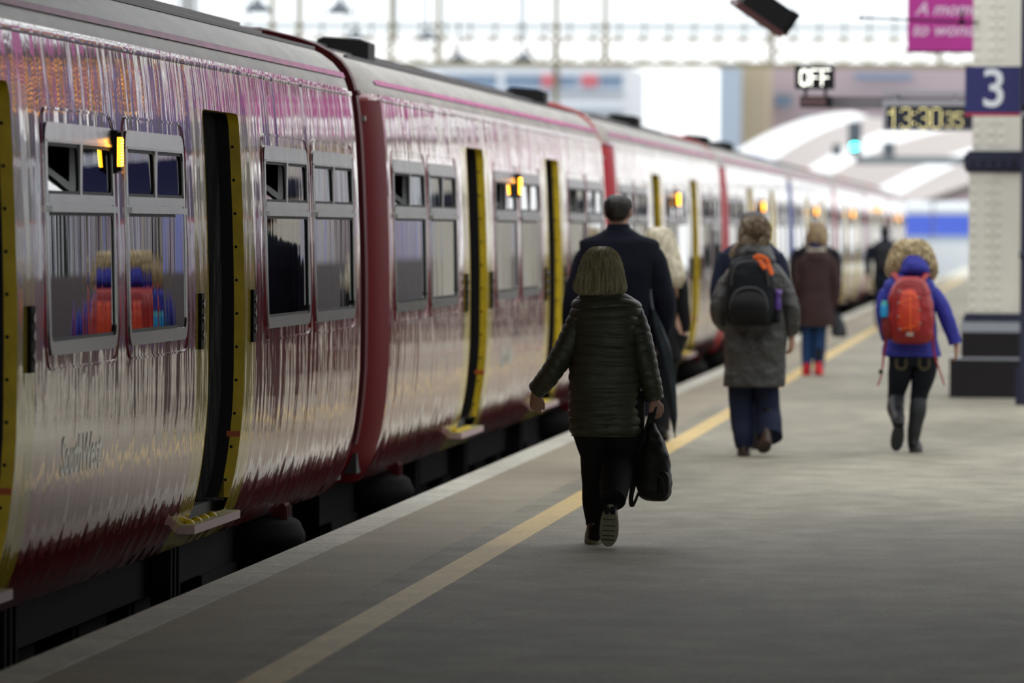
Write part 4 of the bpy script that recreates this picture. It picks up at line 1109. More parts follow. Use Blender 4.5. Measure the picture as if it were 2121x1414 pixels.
    q = MB(); q.tube([(hd[0], .01, hd[1]+.01), (bx(1350, 875)[0], 0, bx(1350, 875)[1]), (bx(1348, 890)[0], 0, bx(1348, 890)[1])], [.012, .013, .014], n=8, flat=(1, .4)); q.build('grab_handle', bm, b)
    q = MB(); q.tube([(hd[0]-.015, .0, hd[1]-.02), (bx(1325, 930)[0], .03, bx(1325, 930)[1]), (bx(1309, 1000)[0], .03, bx(1309, 1000)[1]), (bx(1305, 1044)[0], .02, bx(1305, 1044)[1]), (bx(1314, 1046)[0], .01, bx(1314, 1046)[1])], [.006]*5, n=6); q.build('strap_webbing', bm, b)
    return r
woman_quilted()

def figure(px, feet, lab, spec):
    """a walking figure seen from behind. spec in photo pixels at the figure's own depth; returns root, X, Z"""
    Z = 1.65*FPX/(feet-477+(px-2165)*-.0064*-1) if False else None
    # depth of the ground point seen at (px, feet)
    d = FWD*FPX + RT*(px-1060.5) + UP*(707-feet); t = -CAMH/d.z; g = Vector((d.x*t, d.y*t, 0))
    r = empty('person', g); tag(r, lab, 'person')
    return r, (lambda a, b: Lp(a, b, r, g.y)), g.y

def rows_from(X, lst, cy=0.):
    out = []
    for e in lst:
        py, xa, xb, ry = e[:4]; c = e[4] if len(e) > 4 else cy
        a, z = X(xa, py); b, _ = X(xb, py); out.append((z, (a+b)/2, c, (b-a)/2, ry))
    return out
def P3(X, px, py, y): a, z = X(px, py); return (a, y, z)

# ---- tall man in the navy overcoat
def tall_man():
    r, X, Z = figure(1284, 978, 'tall dark-haired person in a navy overcoat, behind the quilted coat', None)
    J = dict(pelvis=(0, 0, .97), chest=(0, .0, 1.32), neck=(X(1280, 470)[0], .02, 1.60), head=(X(1279, 438)[0], .045, 1.755),
        shL=(-.20, 0, 1.50), shR=(.20, 0, 1.50), elL=P3(X, 1190, 620, -.03), elR=P3(X, 1374, 620, .02), wrL=(X(1182, 722)[0], .02, X(1182, 722)[1]), wrR=P3(X, 1360, 700, .12),
        handL=((.1, .1, -1), (-1, -.3, 0), (0, 1, 0), .8), handR=((0, .3, -1), (1, -.3, 0), (0, 1, 0), 1.4),
        hipL=(-.095, 0, .92), hipR=(.095, 0, .92), knL=(-.09, .06, .50), knR=(.09, .0, .5), anL=(-.09, .05, .09), anR=(.085, -.12, .12), heelL=(-.09, 0, .02), toeL=(-.1, .22, .02), heelR=(.085, -.16, .05), toeR=(.09, .04, .02))
    body(r, J, 1.10, .009)
    cm = cloth('navy_wool', (.0045, .0058, .013), .9, 90, .002)
    q = MB()
    torso(q, rows_from(X, ((860, 1212, 1352, 0.182), (800, 1212, 1352, 0.182), (740, 1210, 1352, 0.177), (680, 1214, 1348, 0.160), (620, 1210, 1352, 0.165), (560, 1204, 1362, 0.165), (530, 1200, 1367, 0.148), (512, 1199, 1368, 0.131), (504, 1199, 1367, 0.122), (498, 1202, 1363, 0.112), (493, 1213, 1353, 0.10), (487, 1231, 1331, 0.088), (480, 1244, 1318, 0.078), (473, 1254, 1306, 0.068), (467, 1257, 1303, 0.064), (463, 1258, 1302, 0.062))), n=72, sub=8, pw=2.5, wr=.009, wf=7, seed=11)
    limb(q, [P3(X, 1223, 522, 0), P3(X, 1213, 545, 0), P3(X, 1196, 600, -.02), P3(X, 1188, 640, -.03), P3(X, 1186, 690, 0), P3(X, 1184, 715, .02)], [0.070, 0.088, 0.082, 0.075, 0.068, 0.058], n=30, sub=8, wr=.07, seed=2)
    limb(q, [P3(X, 1345, 522, 0), P3(X, 1355, 545, 0), P3(X, 1370, 600, 0), P3(X, 1376, 640, .02), P3(X, 1366, 690, .08), P3(X, 1358, 712, .11)], [0.070, 0.090, 0.084, 0.077, 0.070, 0.058], n=30, sub=8, wr=.07, seed=3)
    q.build('overcoat', cm, r)
    q = MB(); torso(q, rows_from(X, ((484, 1250, 1310, .075), (472, 1255, 1304, .068), (466, 1258, 1302, .064))), n=40, sub=4); q.build('collar', cm, r)
    q = MB()
    limb(q, [(-.095, 0, .90), (-.09, .05, .5), (-.09, .03, .08)], [.11, .085, .07], sub=10, wr=.06, seed=1); limb(q, [(.095, 0, .90), (.09, 0, .5), (.085, -.11, .12)], [.11, .085, .07], sub=10, wr=.06, seed=4)
    q.build('trousers', cm, r)
    bl = mat('black_leather', (.01, .01, .01), .3)
    shoe(r, (-.09, -.03, 0), (-.1, .26, 0), (0, 0, 1), m=bl); shoe(r, (.085, -.18, .06), (.09, .10, 0), (0, 0, 1), m=bl)
    hr = rows_from(X, ((402, 1274, 1284, .01), (404, 1264, 1294, .05), (409, 1257, 1301, .085), (417, 1252, 1305, .102), (428, 1251, 1306, .108), (438, 1253, 1304, .100), (446, 1256, 1301, .086), (452, 1260, 1297, .068), (455, 1264, 1293, .05)), .03)
    hr = [(z, x, c-(.006*max(0, i-4)), rx, ry) for i, (z, x, c, rx, ry) in enumerate(hr)]
    hair_mesh(r, hr, hairmat('dark_brown_hair', (.012, .010, .009), (.03, .025, .022), (120, 120, 40)), 500, seed=8, sr=.001, grow=1.015)
    u = empty('closed_umbrella', tuple(W(1346, 600, Z-.08))); tag(u, 'closed dark umbrella hanging point down beside the tall person', 'umbrella')
    ux = lambda px, py: Vector(W(px, py, Z-.08))-u.location
    q = MB(); q.tube([ux(1352, 640), ux(1366, 690), ux(1377, 730), ux(1386, 790), ux(1394, 850), ux(1397, 895)], [.012, .036, .048, .040, .026, .008], n=18, sub=6, mod=lambda L, a: 1+.10*math.sin(a*5+L*7)); q.build('canopy', cloth('umbrella_teal_black', (.012, .018, .022), .6, 60, .002), u)
    q = MB(); q.tube([ux(1346, 598), ux(1352, 640), ux(1360, 670)], [.010, .009, .008], n=10); q.build('handle', mat('umbrella_handle', (.10, .11, .14), .3), u)
    q = MB(); q.tube([ux(1397, 893), ux(1399, 907)], [.006, .004], n=8, sub=1); q.build('ferrule', M['black'], u)
tall_man()

# ---- long-haired blonde
def long_blonde():
    r, X, Z = figure(1374, 915, 'person with long pale blonde hair and a black coat, right of the tall person', None)
    J = dict(pelvis=(0, 0, .88), chest=(0, 0, 1.20), neck=(-.01, .02, 1.40), head=(X(1373, 500)[0], .04, 1.545), shL=(-.13, 0, 1.31), shR=(.13, 0, 1.31), elL=(-.17, -.02, 1.07), elR=P3(X, 1414, 640, -.02), wrL=(-.16, .1, .86), wrR=P3(X, 1417, 690, .02),
        handL=((0, .1, -1), (-1, 0, 0), (0, 1, 0), .8), handR=((0, .1, -1), (1, 0, 0), (0, 1, 0), .8), hipL=(-.085, 0, .84), hipR=(.085, 0, .84), knL=(-.08, .05, .46), knR=(.0, -.02, .46), anL=(-.07, .05, .09), anR=(.0, -.12, .12), heelL=(-.07, 0, .02), toeL=(-.07, .19, .02), heelR=(0, -.16, .05), toeR=(.0, .02, .02))
    body(r, J, .97, .012)
    cm = cloth('black_coat_cloth', (.008, .008, .009), .85, 80, .002)
    q = MB(); torso(q, rows_from(X, ((742, 1345, 1412, .13), (700, 1342, 1411, .13), (650, 1345, 1405, .12), (600, 1340, 1405, .125), (570, 1336, 1406, .12), (558, 1346, 1398, .09), (548, 1358, 1386, .06))), n=56, sub=6, wr=.008, wf=8, seed=3)
    limb(q, [P3(X, 1402, 568, 0), P3(X, 1410, 600, 0), P3(X, 1415, 640, -.01), P3(X, 1417, 685, .02)], [.06, .058, .052, .044], n=24, sub=8, wr=.06)
    limb(q, [P3(X, 1342, 568, 0), P3(X, 1330, 620, 0), P3(X, 1328, 650, 0), P3(X, 1330, 690, .1)], [.055, .055, .05, .042], n=24, sub=8, wr=.06)
    q.build('coat', cm, r)
    q = MB(); limb(q, [(-.085, 0, .84), (-.08, .05, .46), (-.07, .04, .06)], [.10, .07, .055], sub=8); limb(q, [(.085, 0, .84), (.01, -.02, .46), (0, -.11, .10)], [.10, .07, .055], sub=8); q.build('trousers', cm, r)
    bl = mat('black_boot', (.01, .01, .01), .4)
    shoe(r, (-.07, -.03, 0), (-.07, .22, 0), (0, 0, 1), m=bl); shoe(r, (0, -.17, .06), (0, .06, 0), (0, 0, 1), m=bl)
    hr = rows_from(X, ((470, 1352, 1372, .02, .03), (473, 1344, 1382, .07, .03), (482, 1338, 1392, .10, .03), (500, 1338, 1400, .11, .01), (525, 1346, 1409, .10, -.03), (550, 1354, 1415, .085, -.07), (572, 1358, 1420, .07, -.10), (586, 1362, 1417, .05, -.11), (592, 1372, 1412, .03, -.11)))
    hair_mesh(r, hr, hairmat('pale_blonde_hair', (.42, .36, .24), (.74, .68, .52), (50, 50, 3)), 700, seed=2, sr=.0012, grow=1.03, wave=.004)
    b = empty('shoulder_bag', (r.location.x-.10, Z-.16, .98)); tag(b, 'soft black shoulder bag hanging between the tall person and the blonde one', 'bag')
    q = MB(); q.ell((0, 0, 0), (.12, .07, .20), 26, 16, pw=.75); q.build('bag_body', cm, b)
    q = MB(); q.tube([(-.07, .0, .17), (-.06, .03, .34), (-.04, .1, .40), (.0, .12, .36), (.07, .0, .17)], [.012]*5, n=8, flat=(1, .4)); q.build('strap', cm, b)
long_blonde()

# ---- man in a grey cap behind the backpack woman
def cap_man():
    r, X, Z = figure(1556, 930, 'person in a dark navy jacket and grey cap, half hidden behind the curly-haired walker', None)
    r.location.y += 0
    J = dict(pelvis=(0, 0, .93), chest=(0, 0, 1.27), neck=(0, .02, 1.5), head=(X(1560, 472)[0], .05, 1.66), shL=(-.2, 0, 1.43), shR=(.2, 0, 1.43), elL=(-.28, 0, 1.14), elR=(.26, 0, 1.14), wrL=(-.22, .15, .95), wrR=(.22, .15, .95),
        handL=((0, .3, -1), (-1, 0, 0), (0, 1, 0), .8), handR=((0, .3, -1), (1, 0, 0), (0, 1, 0), .8), hipL=(-.09, 0, .88), hipR=(.09, 0, .88), knL=(-.06, .07, .48), knR=(.05, .02, .48), anL=(-.05, .10, .09), anR=(.05, 0, .09), heelL=(-.05, .05, .02), toeL=(-.05, .24, .02), heelR=(.05, -.05, .02), toeR=(.05, .16, .02))
    body(r, J, 1.03, .012)
    cm = cloth('navy_jacket', (.012, .016, .035), .8, 80, .002)
    q = MB(); torso(q, rows_from(X, ((720, 1506, 1612, .14), (660, 1504, 1612, .14), (600, 1500, 1612, .14), (540, 1494, 1618, .14), (520, 1498, 1614, .12), (506, 1516, 1600, .10), (494, 1536, 1584, .07), (486, 1542, 1578, .06))), n=56, sub=6, wr=.008, wf=8, seed=5)
    limb(q, [P3(X, 1506, 526, 0), P3(X, 1498, 550, 0), P3(X, 1488, 600, 0), P3(X, 1490, 640, .06), P3(X, 1500, 670, .13)], [.06, .07, .064, .06, .05], n=24, sub=8, wr=.06)
    limb(q, [P3(X, 1606, 526, 0), P3(X, 1612, 550, 0), P3(X, 1620, 600, 0), P3(X, 1618, 640, .06), P3(X, 1608, 670, .13)], [.06, .07, .064, .06, .05], n=24, sub=8, wr=.06)
    q.build('jacket', cm, r)
    q = MB(); limb(q, [(-.09, 0, .9), (-.06, .07, .48), (-.05, .09, .06)], [.1, .075, .06], sub=8); limb(q, [(.09, 0, .9), (.05, .02, .48), (.05, 0, .06)], [.1, .075, .06], sub=8); q.build('trousers', cm, r)
    bl = mat('black_shoe_leather', (.01, .01, .01), .4)
    shoe(r, (-.05, .02, 0), (-.05, .28, 0), (0, 0, 1), m=bl); shoe(r, (.05, -.08, 0), (.05, .18, 0), (0, 0, 1), m=bl)
    hair_mesh(r, rows_from(X, ((455, 1534, 1586, .10, .03), (470, 1535, 1585, .105, .02), (484, 1540, 1580, .08, .0))), hairmat('grey_hair', (.05, .05, .05), (.12, .12, .12)), 0, seed=2)
    q = MB(); torso(q, rows_from(X, ((462, 1532, 1588, .115, .03), (452, 1534, 1586, .115, .03), (443, 1540, 1580, .10, .035), (438, 1550, 1570, .05, .04), (437, 1556, 1564, .01, .04))), n=40, sub=4); q.box((-.07, .13, X(1560, 462)[1]), (.09, .22, X(1560, 462)[1]+.012)); q.build('cap', cloth('grey_tweed', (.10, .095, .10), .9), r)
cap_man()

# ---- curly-haired walker with the black backpack
def grey_coat():
    r, X, Z = figure(1552, 944, 'person with curly hair pinned up, long grey coat and a black backpack', None)
    J = dict(pelvis=(0, 0, .88), chest=(.02, .0, 1.20), neck=(.02, .02, 1.42), head=(X(1560, 492)[0], .05, 1.56), shL=(-.19, 0, 1.34), shR=(.23, 0, 1.34), elL=(-.25, -.02, 1.02), elR=(.30, -.02, 1.03), wrL=(-.16, .15, .93), wrR=P3(X, 1640, 698, .02),
        handL=((.3, .4, -1), (-1, 0, 0), (0, 1, 0), .8), handR=((-.05, .1, -1), (1, -.5, 0), (0, 1, 0), .6), hipL=(-.07, 0, .84), hipR=(.1, 0, .84), knL=(X(1538, 860)[0], .03, .46), knR=(X(1590, 860)[0], .03, .46), anL=(X(1542, 925)[0], -.05, .09), anR=(X(1592, 905)[0], -.15, .14),
        heelL=(X(1542, 930)[0], -.09, .02), toeL=(X(1540, 930)[0], .10, .02), heelR=(X(1592, 905)[0], -.20, .15), toeR=(X(1582, 925)[0], -.08, .05))
    body(r, J, .98, .009)
    cm = mat('grey_waxed_cotton', (.036, .036, .034), .5, bump=(7, .06), var=(3, .2))
    q = MB(); torso(q, rows_from(X, ((800, 1499, 1622, .17), (790, 1498, 1626, .175), (740, 1500, 1628, .17), (690, 1501, 1632, .16), (640, 1502, 1630, .155), (600, 1501, 1628, .15), (575, 1500, 1630, .14), (560, 1508, 1624, .125), (548, 1520, 1612, .105), (540, 1534, 1592, .085))), n=84, sub=8, pw=2.4, wr=.012, wf=7, seed=21)
    limb(q, [P3(X, 1516, 574, 0), P3(X, 1503, 594, 0), P3(X, 1491, 630, -.03), P3(X, 1490, 655, 0), P3(X, 1502, 676, .10)], [.05, .066, .068, .062, .053], n=30, sub=9, wr=.08, seed=4)
    limb(q, [P3(X, 1613, 574, 0), P3(X, 1624, 596, 0), P3(X, 1635, 632, -.03), P3(X, 1640, 660, -.01), P3(X, 1638, 690, .02)], [.05, .066, .070, .063, .053], n=30, sub=9, wr=.08, seed=7)
    q.build('coat', cm, r)
    q = MB(); torso(q, rows_from(X, ((558, 1530, 1600, .10), (545, 1521, 1606, .125, -.02), (532, 1519, 1606, .13, -.02), (518, 1523, 1599, .125, -.02), (506, 1530, 1589, .105, -.01), (500, 1540, 1578, .08, 0))), n=56, sub=6, pw=2.3, wr=.012, wf=10, seed=2); q.build('hood', cm, r)
    tm = cloth('navy_trousers', (.012, .016, .038), .85, 100, .0015)
    q = MB(); limb(q, [(-.07, 0, .84), (-.07, 0, .66), P3(X, 1536, 860, .02), P3(X, 1541, 900, -.04), P3(X, 1543, 926, -.05)], [.10, .10, .088, .078, .066], n=28, sub=8, wr=.05)
    limb(q, [(.1, 0, .84), (.1, 0, .66), P3(X, 1590, 850, .02), P3(X, 1594, 880, -.07), P3(X, 1597, 904, -.14)], [.10, .10, .092, .094, .090], n=28, sub=8, wr=.05, seed=5); torso(q, [(.66, .015, 0, .17, .12), (.85, .015, 0, .17, .13)], n=30); q.build('trousers', tm, r)
    bm = mat('brown_leather', (.055, .032, .022), .5)
    h = J['heelL']; shoe(r, (h[0], -.12, 0), (h[0]-.01, .13, 0), (0, 0, 1), m=bm, k=1.05, label='brown shoe flat on the ground')
    shoe(r, P3(X, 1594, 912, -.26), P3(X, 1580, 938, -.10), (0, .5, 1), m=bm, label='brown shoe with its heel lifted')
    hm = hairmat('curly_brown_blonde_hair', (.10, .07, .04), (.30, .23, .15), (40, 40, 40))
    hair_mesh(r, rows_from(X, ((447, 1558, 1570, .02, .03), (450, 1546, 1583, .06, .03), (458, 1538, 1590, .09, .02), (470, 1534, 1594, .11, .02), (485, 1532, 1594, .115, .01), (500, 1530, 1592, .11, .0), (512, 1526, 1588, .10, -.01), (520, 1530, 1580, .08, -.01))), hm, 900, seed=12, sr=.0011, wave=.016, wf=18, grow=1.03, curl=.010)
    q = MB(); c = P3(X, 1568, 470, -.10); q.ell(c, (.085, .06, .075), 24, 16)
    rnd = random.Random(5)
    for k in range(260):
        a = rnd.uniform(0, 6.28); e = rnd.uniform(-1.3, 1.3); pts = []
        for i in range(9):
            aa = a+i*.22; ee = e+.3*math.sin(i*1.1+a); rr = 1.03+.05*math.sin(i*1.7+k)
            pts.append(Vector(c)+Vector((.085*math.cos(ee)*math.cos(aa), .06*math.cos(ee)*math.sin(aa), .075*math.sin(ee)))*rr)
        q.tube(pts, [.0015]*9, n=3, sub=1)
    q.build('hair_bun', hm, r)
    q = MB()
    for k, pts in enumerate(([(1530, 505), (1521, 515), (1515, 527), (1518, 540)], [(1533, 500), (1525, 512), (1519, 524), (1522, 536)])):
        q.tube([P3(X, a, b, -.09) for a, b in pts], [.012, .014, .012, .005], n=8)
    q.build('loose_lock', hm, r)
    # backpack
    b = empty('worn_backpack', tuple(W(1557, 665, Z-.22))); b.location.z = X(1557, 668)[1]; tag(b, 'black backpack with an orange ribbon worn over the long grey coat', 'backpack')
    B = lambda px, py, y: Vector((W(px, py, Z).x-b.location.x, y, W(px, py, Z).z-b.location.z))
    def rb(lst): 
        out = []
        for py, xa, xb, ry, c in lst:
            a = B(xa, py, 0); d = B(xb, py, 0); out.append((a.z, (a.x+d.x)/2, c, (d.x-a.x)/2, ry))
        return out
    bk = mat('black_pack_nylon', (.006, .007, .009), .6, bump=(20, .01), spec=.15)
    q = MB(); torso(q, rb(((672, 1518, 1598, .08, .02), (666, 1508, 1606, .12, 0), (640, 1504, 1610, .14, 0), (600, 1506, 1609, .13, 0), (570, 1510, 1605, .12, 0), (548, 1516, 1600, .10, .01), (536, 1526, 1590, .08, .02), (530, 1540, 1576, .05, .03))), n=60, sub=6, pw=3.2, wr=.008, wf=12); q.build('pack_body', bk, b)
    q = MB(); torso(q, rb(((668, 1522, 1594, .05, -.09), (655, 1517, 1598, .07, -.11), (630, 1517, 1597, .075, -.12), (612, 1524, 1590, .065, -.11), (601, 1536, 1578, .045, -.10), (598, 1550, 1566, .02, -.10))), n=50, sub=6, pw=2.6, wr=.004); q.build('front_pocket', M['black'], b)
    q = MB(); q.tube([B(x, y, -.145) for x, y in ((1518, 640), (1521, 618), (1534, 600), (1557, 594), (1580, 600), (1592, 618), (1595, 640))], [.006]*7, n=8); q.build('pocket_zip', mat('pack_zip_grey', (.06, .065, .07), .4), b)
    q = MB(); q.tube([B(x, y, -.13) for x, y in ((1520, 590), (1522, 565), (1534, 545), (1560, 540), (1586, 548), (1594, 570), (1597, 592))], [.005]*7, n=8); q.build('top_zip', mat('pack_zip_dark', (.05, .05, .055), .4), b)
    q = MB(); q.tube([B(1545, 532, .0), B(1550, 524, .02), B(1566, 524, .02), B(1572, 532, 0)], [.008]*4, n=8); q.build('grab_loop', bk, b)
    for s, (xa, xb) in ((0, (1522, 1512)), (1, (1592, 1604))):
        q = MB(); q.tube([B(xa, 545, .03), B(xa, 532, .12), B(xa+(-6 if s == 0 else 6), 556, .02+.27)], [.02, .022, .02], n=8, flat=(1, .3)); q.build('shoulder_strap', bk, b)
    om = mat('orange_ribbon_cloth', (.80, .14, .02), .6)
    q = MB()
    for pts in (((1566, 534), (1576, 530), (1590, 534), (1598, 542)), ((1574, 534), (1582, 545), (1590, 556)), ((1592, 538), (1598, 552), (1604, 568))):
        q.tube([B(x, y, -.12-.01*i) for i, (x, y) in enumerate(pts)], [.013, .017, .015, .012][:len(pts)], n=8, flat=(1, .35))
    q.build('ribbon', om, b)
    u = empty('purple_bottle', tuple(B(1614, 640, -.03)+b.location)); tag(u, 'purple bottle in the side pocket of the black backpack', 'bottle')
    q = MB(); q.tube([(0, 0, 0), (0, 0, .04), (-.002, 0, .09), (.004, 0, .12)], [.025, .026, .022, .026], n=18, sub=4); q.build('bottle_body', mat('purple_plastic', (.08, .035, .22), .35), u)
    q = MB(); q.tube([(.004, 0, .12), (.006, 0, .145)], [.027, .024], n=18, sub=1); q.build('cap', mat('lilac_cap', (.22, .14, .42), .4), u)
    q = MB(); q.tube([B(1612, 668, -.03), B(1612, 640, -.03)], [.036, .033], n=18, sub=2, flat=(.8, 1)); q.build('side_pocket', bk, b)
grey_coat()

# ---- blue jacket with the red backpack
def blue_jacket():
    r, X, Z = figure(1890, 937, 'person with curly blonde hair in a bright blue jacket and dark jeans', None)
    J = dict(pelvis=(0, 0, .80), chest=(-.01, .0, 1.08), neck=(0.0, .02, 1.28), head=(X(1890, 535)[0], .05, 1.42), shL=(-.17, 0, 1.22), shR=(.17, 0, 1.22), elL=(-.21, .0, .96), elR=P3(X, 1962, 655, -.02), wrL=(-.20, .14, .80), wrR=P3(X, 1981, 715, -.0),
        handL=((0, .3, -1), (-1, 0, 0), (0, 1, 0), .8), handR=((.02, .1, -1), (1, -.3, 0), (0, 1, 0), .7), hipL=(-.085, 0, .76), hipR=(.085, 0, .76), knL=P3(X, 1856, 822, .06), knR=P3(X, 1904, 822, .03), anL=P3(X, 1862, 878, -.26), anR=P3(X, 1890, 908, -.0),
        heelL=P3(X, 1866, 872, -.25), toeL=P3(X, 1859, 920, -.23), heelR=P3(X, 1890, 932, -.05), toeR=P3(X, 1893, 932, .12))
    body(r, J, .91, .008)
    jm = mat('blue_softshell', (.020, .024, .28), .7, bump=(12, .012))
    q = MB(); torso(q, rows_from(X, ((737, 1827, 1950, .15), (728, 1827, 1948, .152), (700, 1832, 1942, .145), (660, 1834, 1938, .135), (620, 1832, 1938, .135), (600, 1830, 1940, .13), (585, 1832, 1936, .115), (575, 1842, 1926, .095), (566, 1856, 1914, .075))), n=72, sub=8, pw=2.4, wr=.008, wf=9, seed=2)
    limb(q, [P3(X, 1843, 600, 0), P3(X, 1834, 614, 0), P3(X, 1829, 640, .0), P3(X, 1832, 670, .05), P3(X, 1836, 700, .13)], [.045, .055, .056, .052, .045], n=28, sub=9, wr=.07, seed=4)
    limb(q, [P3(X, 1927, 600, 0), P3(X, 1938, 614, 0), P3(X, 1951, 635, -.01), P3(X, 1962, 662, -.02), P3(X, 1972, 690, 0), P3(X, 1979, 712, .0)], [.045, .056, .058, .055, .052, .048], n=28, sub=9, wr=.08, seed=7)
    q.build('jacket', jm, r)
    q = MB(); torso(q, rows_from(X, ((574, 1868, 1924, .10), (562, 1864, 1926, .12, -.03), (548, 1866, 1923, .125, -.03), (536, 1870, 1917, .11, -.025), (528, 1878, 1908, .08, -.02))), n=56, sub=6, pw=2.3, wr=.008, wf=12); q.build('hood', jm, r)
    tm = mat('dark_denim', (.008, .010, .015), .8, bump=(150, .001), spec=.2)
    q = MB(); limb(q, [(-.085, 0, .78), (-.090, 0, .62), P3(X, 1856, 818, .05), P3(X, 1857, 832, .02)], [.095, .095, .064, .058], n=28, sub=8, wr=.03)
    limb(q, [(.085, 0, .78), (.083, 0, .62), P3(X, 1904, 818, .03), P3(X, 1903, 832, .02)], [.098, .095, .066, .058], n=28, sub=8, wr=.03); torso(q, [(.64, 0, 0, .165, .115), (.76, 0, -.01, .180, .135), (.85, 0, 0, .16, .12)], n=36); q.build('jeans', tm, r)
    q = MB()
    for cx, w_ in ((-.085, .04), (.085, .04)):
        for g in (0, .012): q.tube([(cx-w_+g, -.140, .70), (cx-w_+g, -.144, .64), (cx, -.142, .615+g), (cx+w_-g, -.144, .64), (cx+w_-g, -.140, .70)], [.0012]*5, n=5)
    q.build('pocket_stitching', mat('gold_thread', (.35, .27, .12), .6), r)
    bm = mat('dark_boot_leather', (.010, .012, .015), .5)
    for s, pts in (('L', [P3(X, 1857, 826, .04), P3(X, 1855, 845, -.03), P3(X, 1860, 862, -.14), P3(X, 1863, 878, -.25)]), ('R', [P3(X, 1903, 826, .03), P3(X, 1901, 850, .01), P3(X, 1895, 885, .0), P3(X, 1891, 915, -.0)])):
        q = MB(); limb(q, pts, [.062, .064, .054, .043], n=24, sub=8, wr=.03); q.build('boot_shaft', bm, r)
    shoe(r, P3(X, 1866, 870, -.31), P3(X, 1857, 931, -.29), (0, 1, .1), 'boot_foot', bm, bm, k=1.05, label='boot foot swung back with its black sole showing')
    shoe(r, (J['heelR'][0], -.06, 0), (J['toeR'][0]+.03, .17, 0), (0, 0, 1), 'boot_foot', bm, bm, label='boot foot planted on the ground')
    hm = hairmat('curly_blonde_hair', (.34, .25, .13), (.85, .72, .46), (40, 40, 30))
    hair_mesh(r, rows_from(X, ((495, 1882, 1896, .02, .03), (498, 1868, 1910, .07, .03), (506, 1856, 1920, .10, .03), (518, 1848, 1928, .12, .03), (534, 1842, 1934, .12, .03), (550, 1838, 1938, .11, .04), (565, 1838, 1938, .09, .05), (575, 1846, 1932, .07, .05))), hm, 1400, seed=31, sr=.0011, wave=.018, wf=16, grow=1.07, curl=.012)
    b = empty('red_backpack', (X(1887, 640)[0]+r.location.x, Z-.21, X(1887, 712)[1])); tag(b, 'red backpack with a cord-laced front on the person in the blue jacket', 'backpack')
    B = lambda px, py, y: Vector((W(px, py, Z).x-b.location.x, y, W(px, py, Z).z-b.location.z))
    def rb(lst):
        out = []
        for py, xa, xb, ry, c in lst:
            a = B(xa, py, 0); d = B(xb, py, 0); out.append((a.z, (a.x+d.x)/2, c, (d.x-a.x)/2, ry))
        return out
    rm = mat('red_ripstop', (.30, .010, .012), .5, bump=(26, .008)); rm2 = mat('bright_red_panel', (.52, .035, .012), .5, bump=(40, .004)); dk = mat('dark_red_base', (.17, .008, .010), .6)
    q = MB(); torso(q, rb(((711, 1866, 1910, .05, .02), (706, 1852, 1926, .10, .01), (690, 1844, 1935, .13, 0), (660, 1840, 1936, .145, -.01), (625, 1841, 1933, .14, -.01), (600, 1846, 1927, .125, -.01), (582, 1856, 1917, .10, .0), (572, 1870, 1904, .06, .02))), n=60, sub=6, pw=2.6, wr=.01, wf=13, seed=7); q.build('pack_body', rm, b)
    q = MB(); torso(q, rb(((686, 1870, 1904, .03, -.12), (676, 1862, 1910, .05, -.13), (640, 1862, 1908, .055, -.135), (610, 1868, 1905, .05, -.115), (598, 1876, 1898, .03, -.10))), n=40, sub=6, pw=2.4, wr=.004); q.build('front_panel', rm2, b)
    q = MB()
    zz = [(1866, 602), (1906, 614), (1864, 626), (1907, 640), (1863, 654), (1908, 668), (1866, 680)]
    q.tube([B(x, y, -.18) for x, y in zz], [.0032]*7, n=6, sub=3); q.tube([B(1887, 600, -.16), B(1888, 650, -.196), B(1888, 690, -.175)], [.004]*3, n=6); q.build('bungee_cord', mat('orange_cord', (.9, .16, .02), .5), b)
    q = MB()
    for x, y in zz: q.ell(B(x, y, -.178), (.010, .008, .010), 10, 8)
    q.build('cord_loop', mat('loop_grey', (.2, .15, .15), .5), b)
    q = MB(); q.tube([B(x, y, -.13) for x, y in ((1856, 612), (1862, 590), (1886, 580), (1910, 588), (1918, 610))], [.0045]*5, n=6); q.build('top_zip', dk, b)
    q = MB(); q.box(tuple(B(1880, 694, -.155)), tuple(B(1894, 686, -.145))); q.build('badge', mat('badge_grey', (.4, .38, .36), .5), b, smooth=False)
    q = MB(); q.ell(B(1840, 672, -.02), (.045, .06, .11), 20, 12, pw=.8); q.build('side_pocket', dk, b)
    for s, pts in ((0, ((1862, 580, .02), (1850, 566, .14), (1846, 590, .36))), (1, ((1912, 580, .02), (1922, 566, .14), (1926, 590, .36)))):
        q = MB(); q.tube([B(x, y, d) for x, y, d in pts], [.018, .022, .02], n=8, flat=(1, .35)); q.build('shoulder_strap', rm, b)
    for pts in (((1838, 690, .0), (1832, 735, .02), (1827, 775, 0), (1820, 797, 0)), ((1933, 690, 0), (1936, 730, .02), (1946, 762, 0), (1957, 796, 0))):
        q = MB(); q.tube([B(x, y, d) for x, y, d in pts], [.013, .008, .006, .006], n=8, flat=(1, .35)); q.build('dangling_strap', rm, b)
    q = MB(); p = B(1826, 768, 0); q.box(tuple(p-Vector((.015, .01, .015))), tuple(p+Vector((.015, .01, .015)))); q.build('strap_buckle', M['black'], b, smooth=False)
    u = empty('water_bottle', tuple(B(1834, 655, -.06)+b.location)); tag(u, 'small cyan water bottle in the side pocket of the red backpack', 'bottle')
    q = MB(); q.tube([(0, 0, 0), (0, 0, .03), (0, 0, .07), (0, 0, .085)], [.032, .033, .032, .028], n=18, sub=3); q.build('bottle_body', mat('cyan_plastic', (.02, .30, .62), .25), u)
    q = MB(); q.tube([(0, 0, .085), (0, 0, .12)], [.028, .022], n=18, sub=2); q.build('bottle_cap', mat('teal_cap', (.08, .42, .45), .4), u)
blue_jacket()

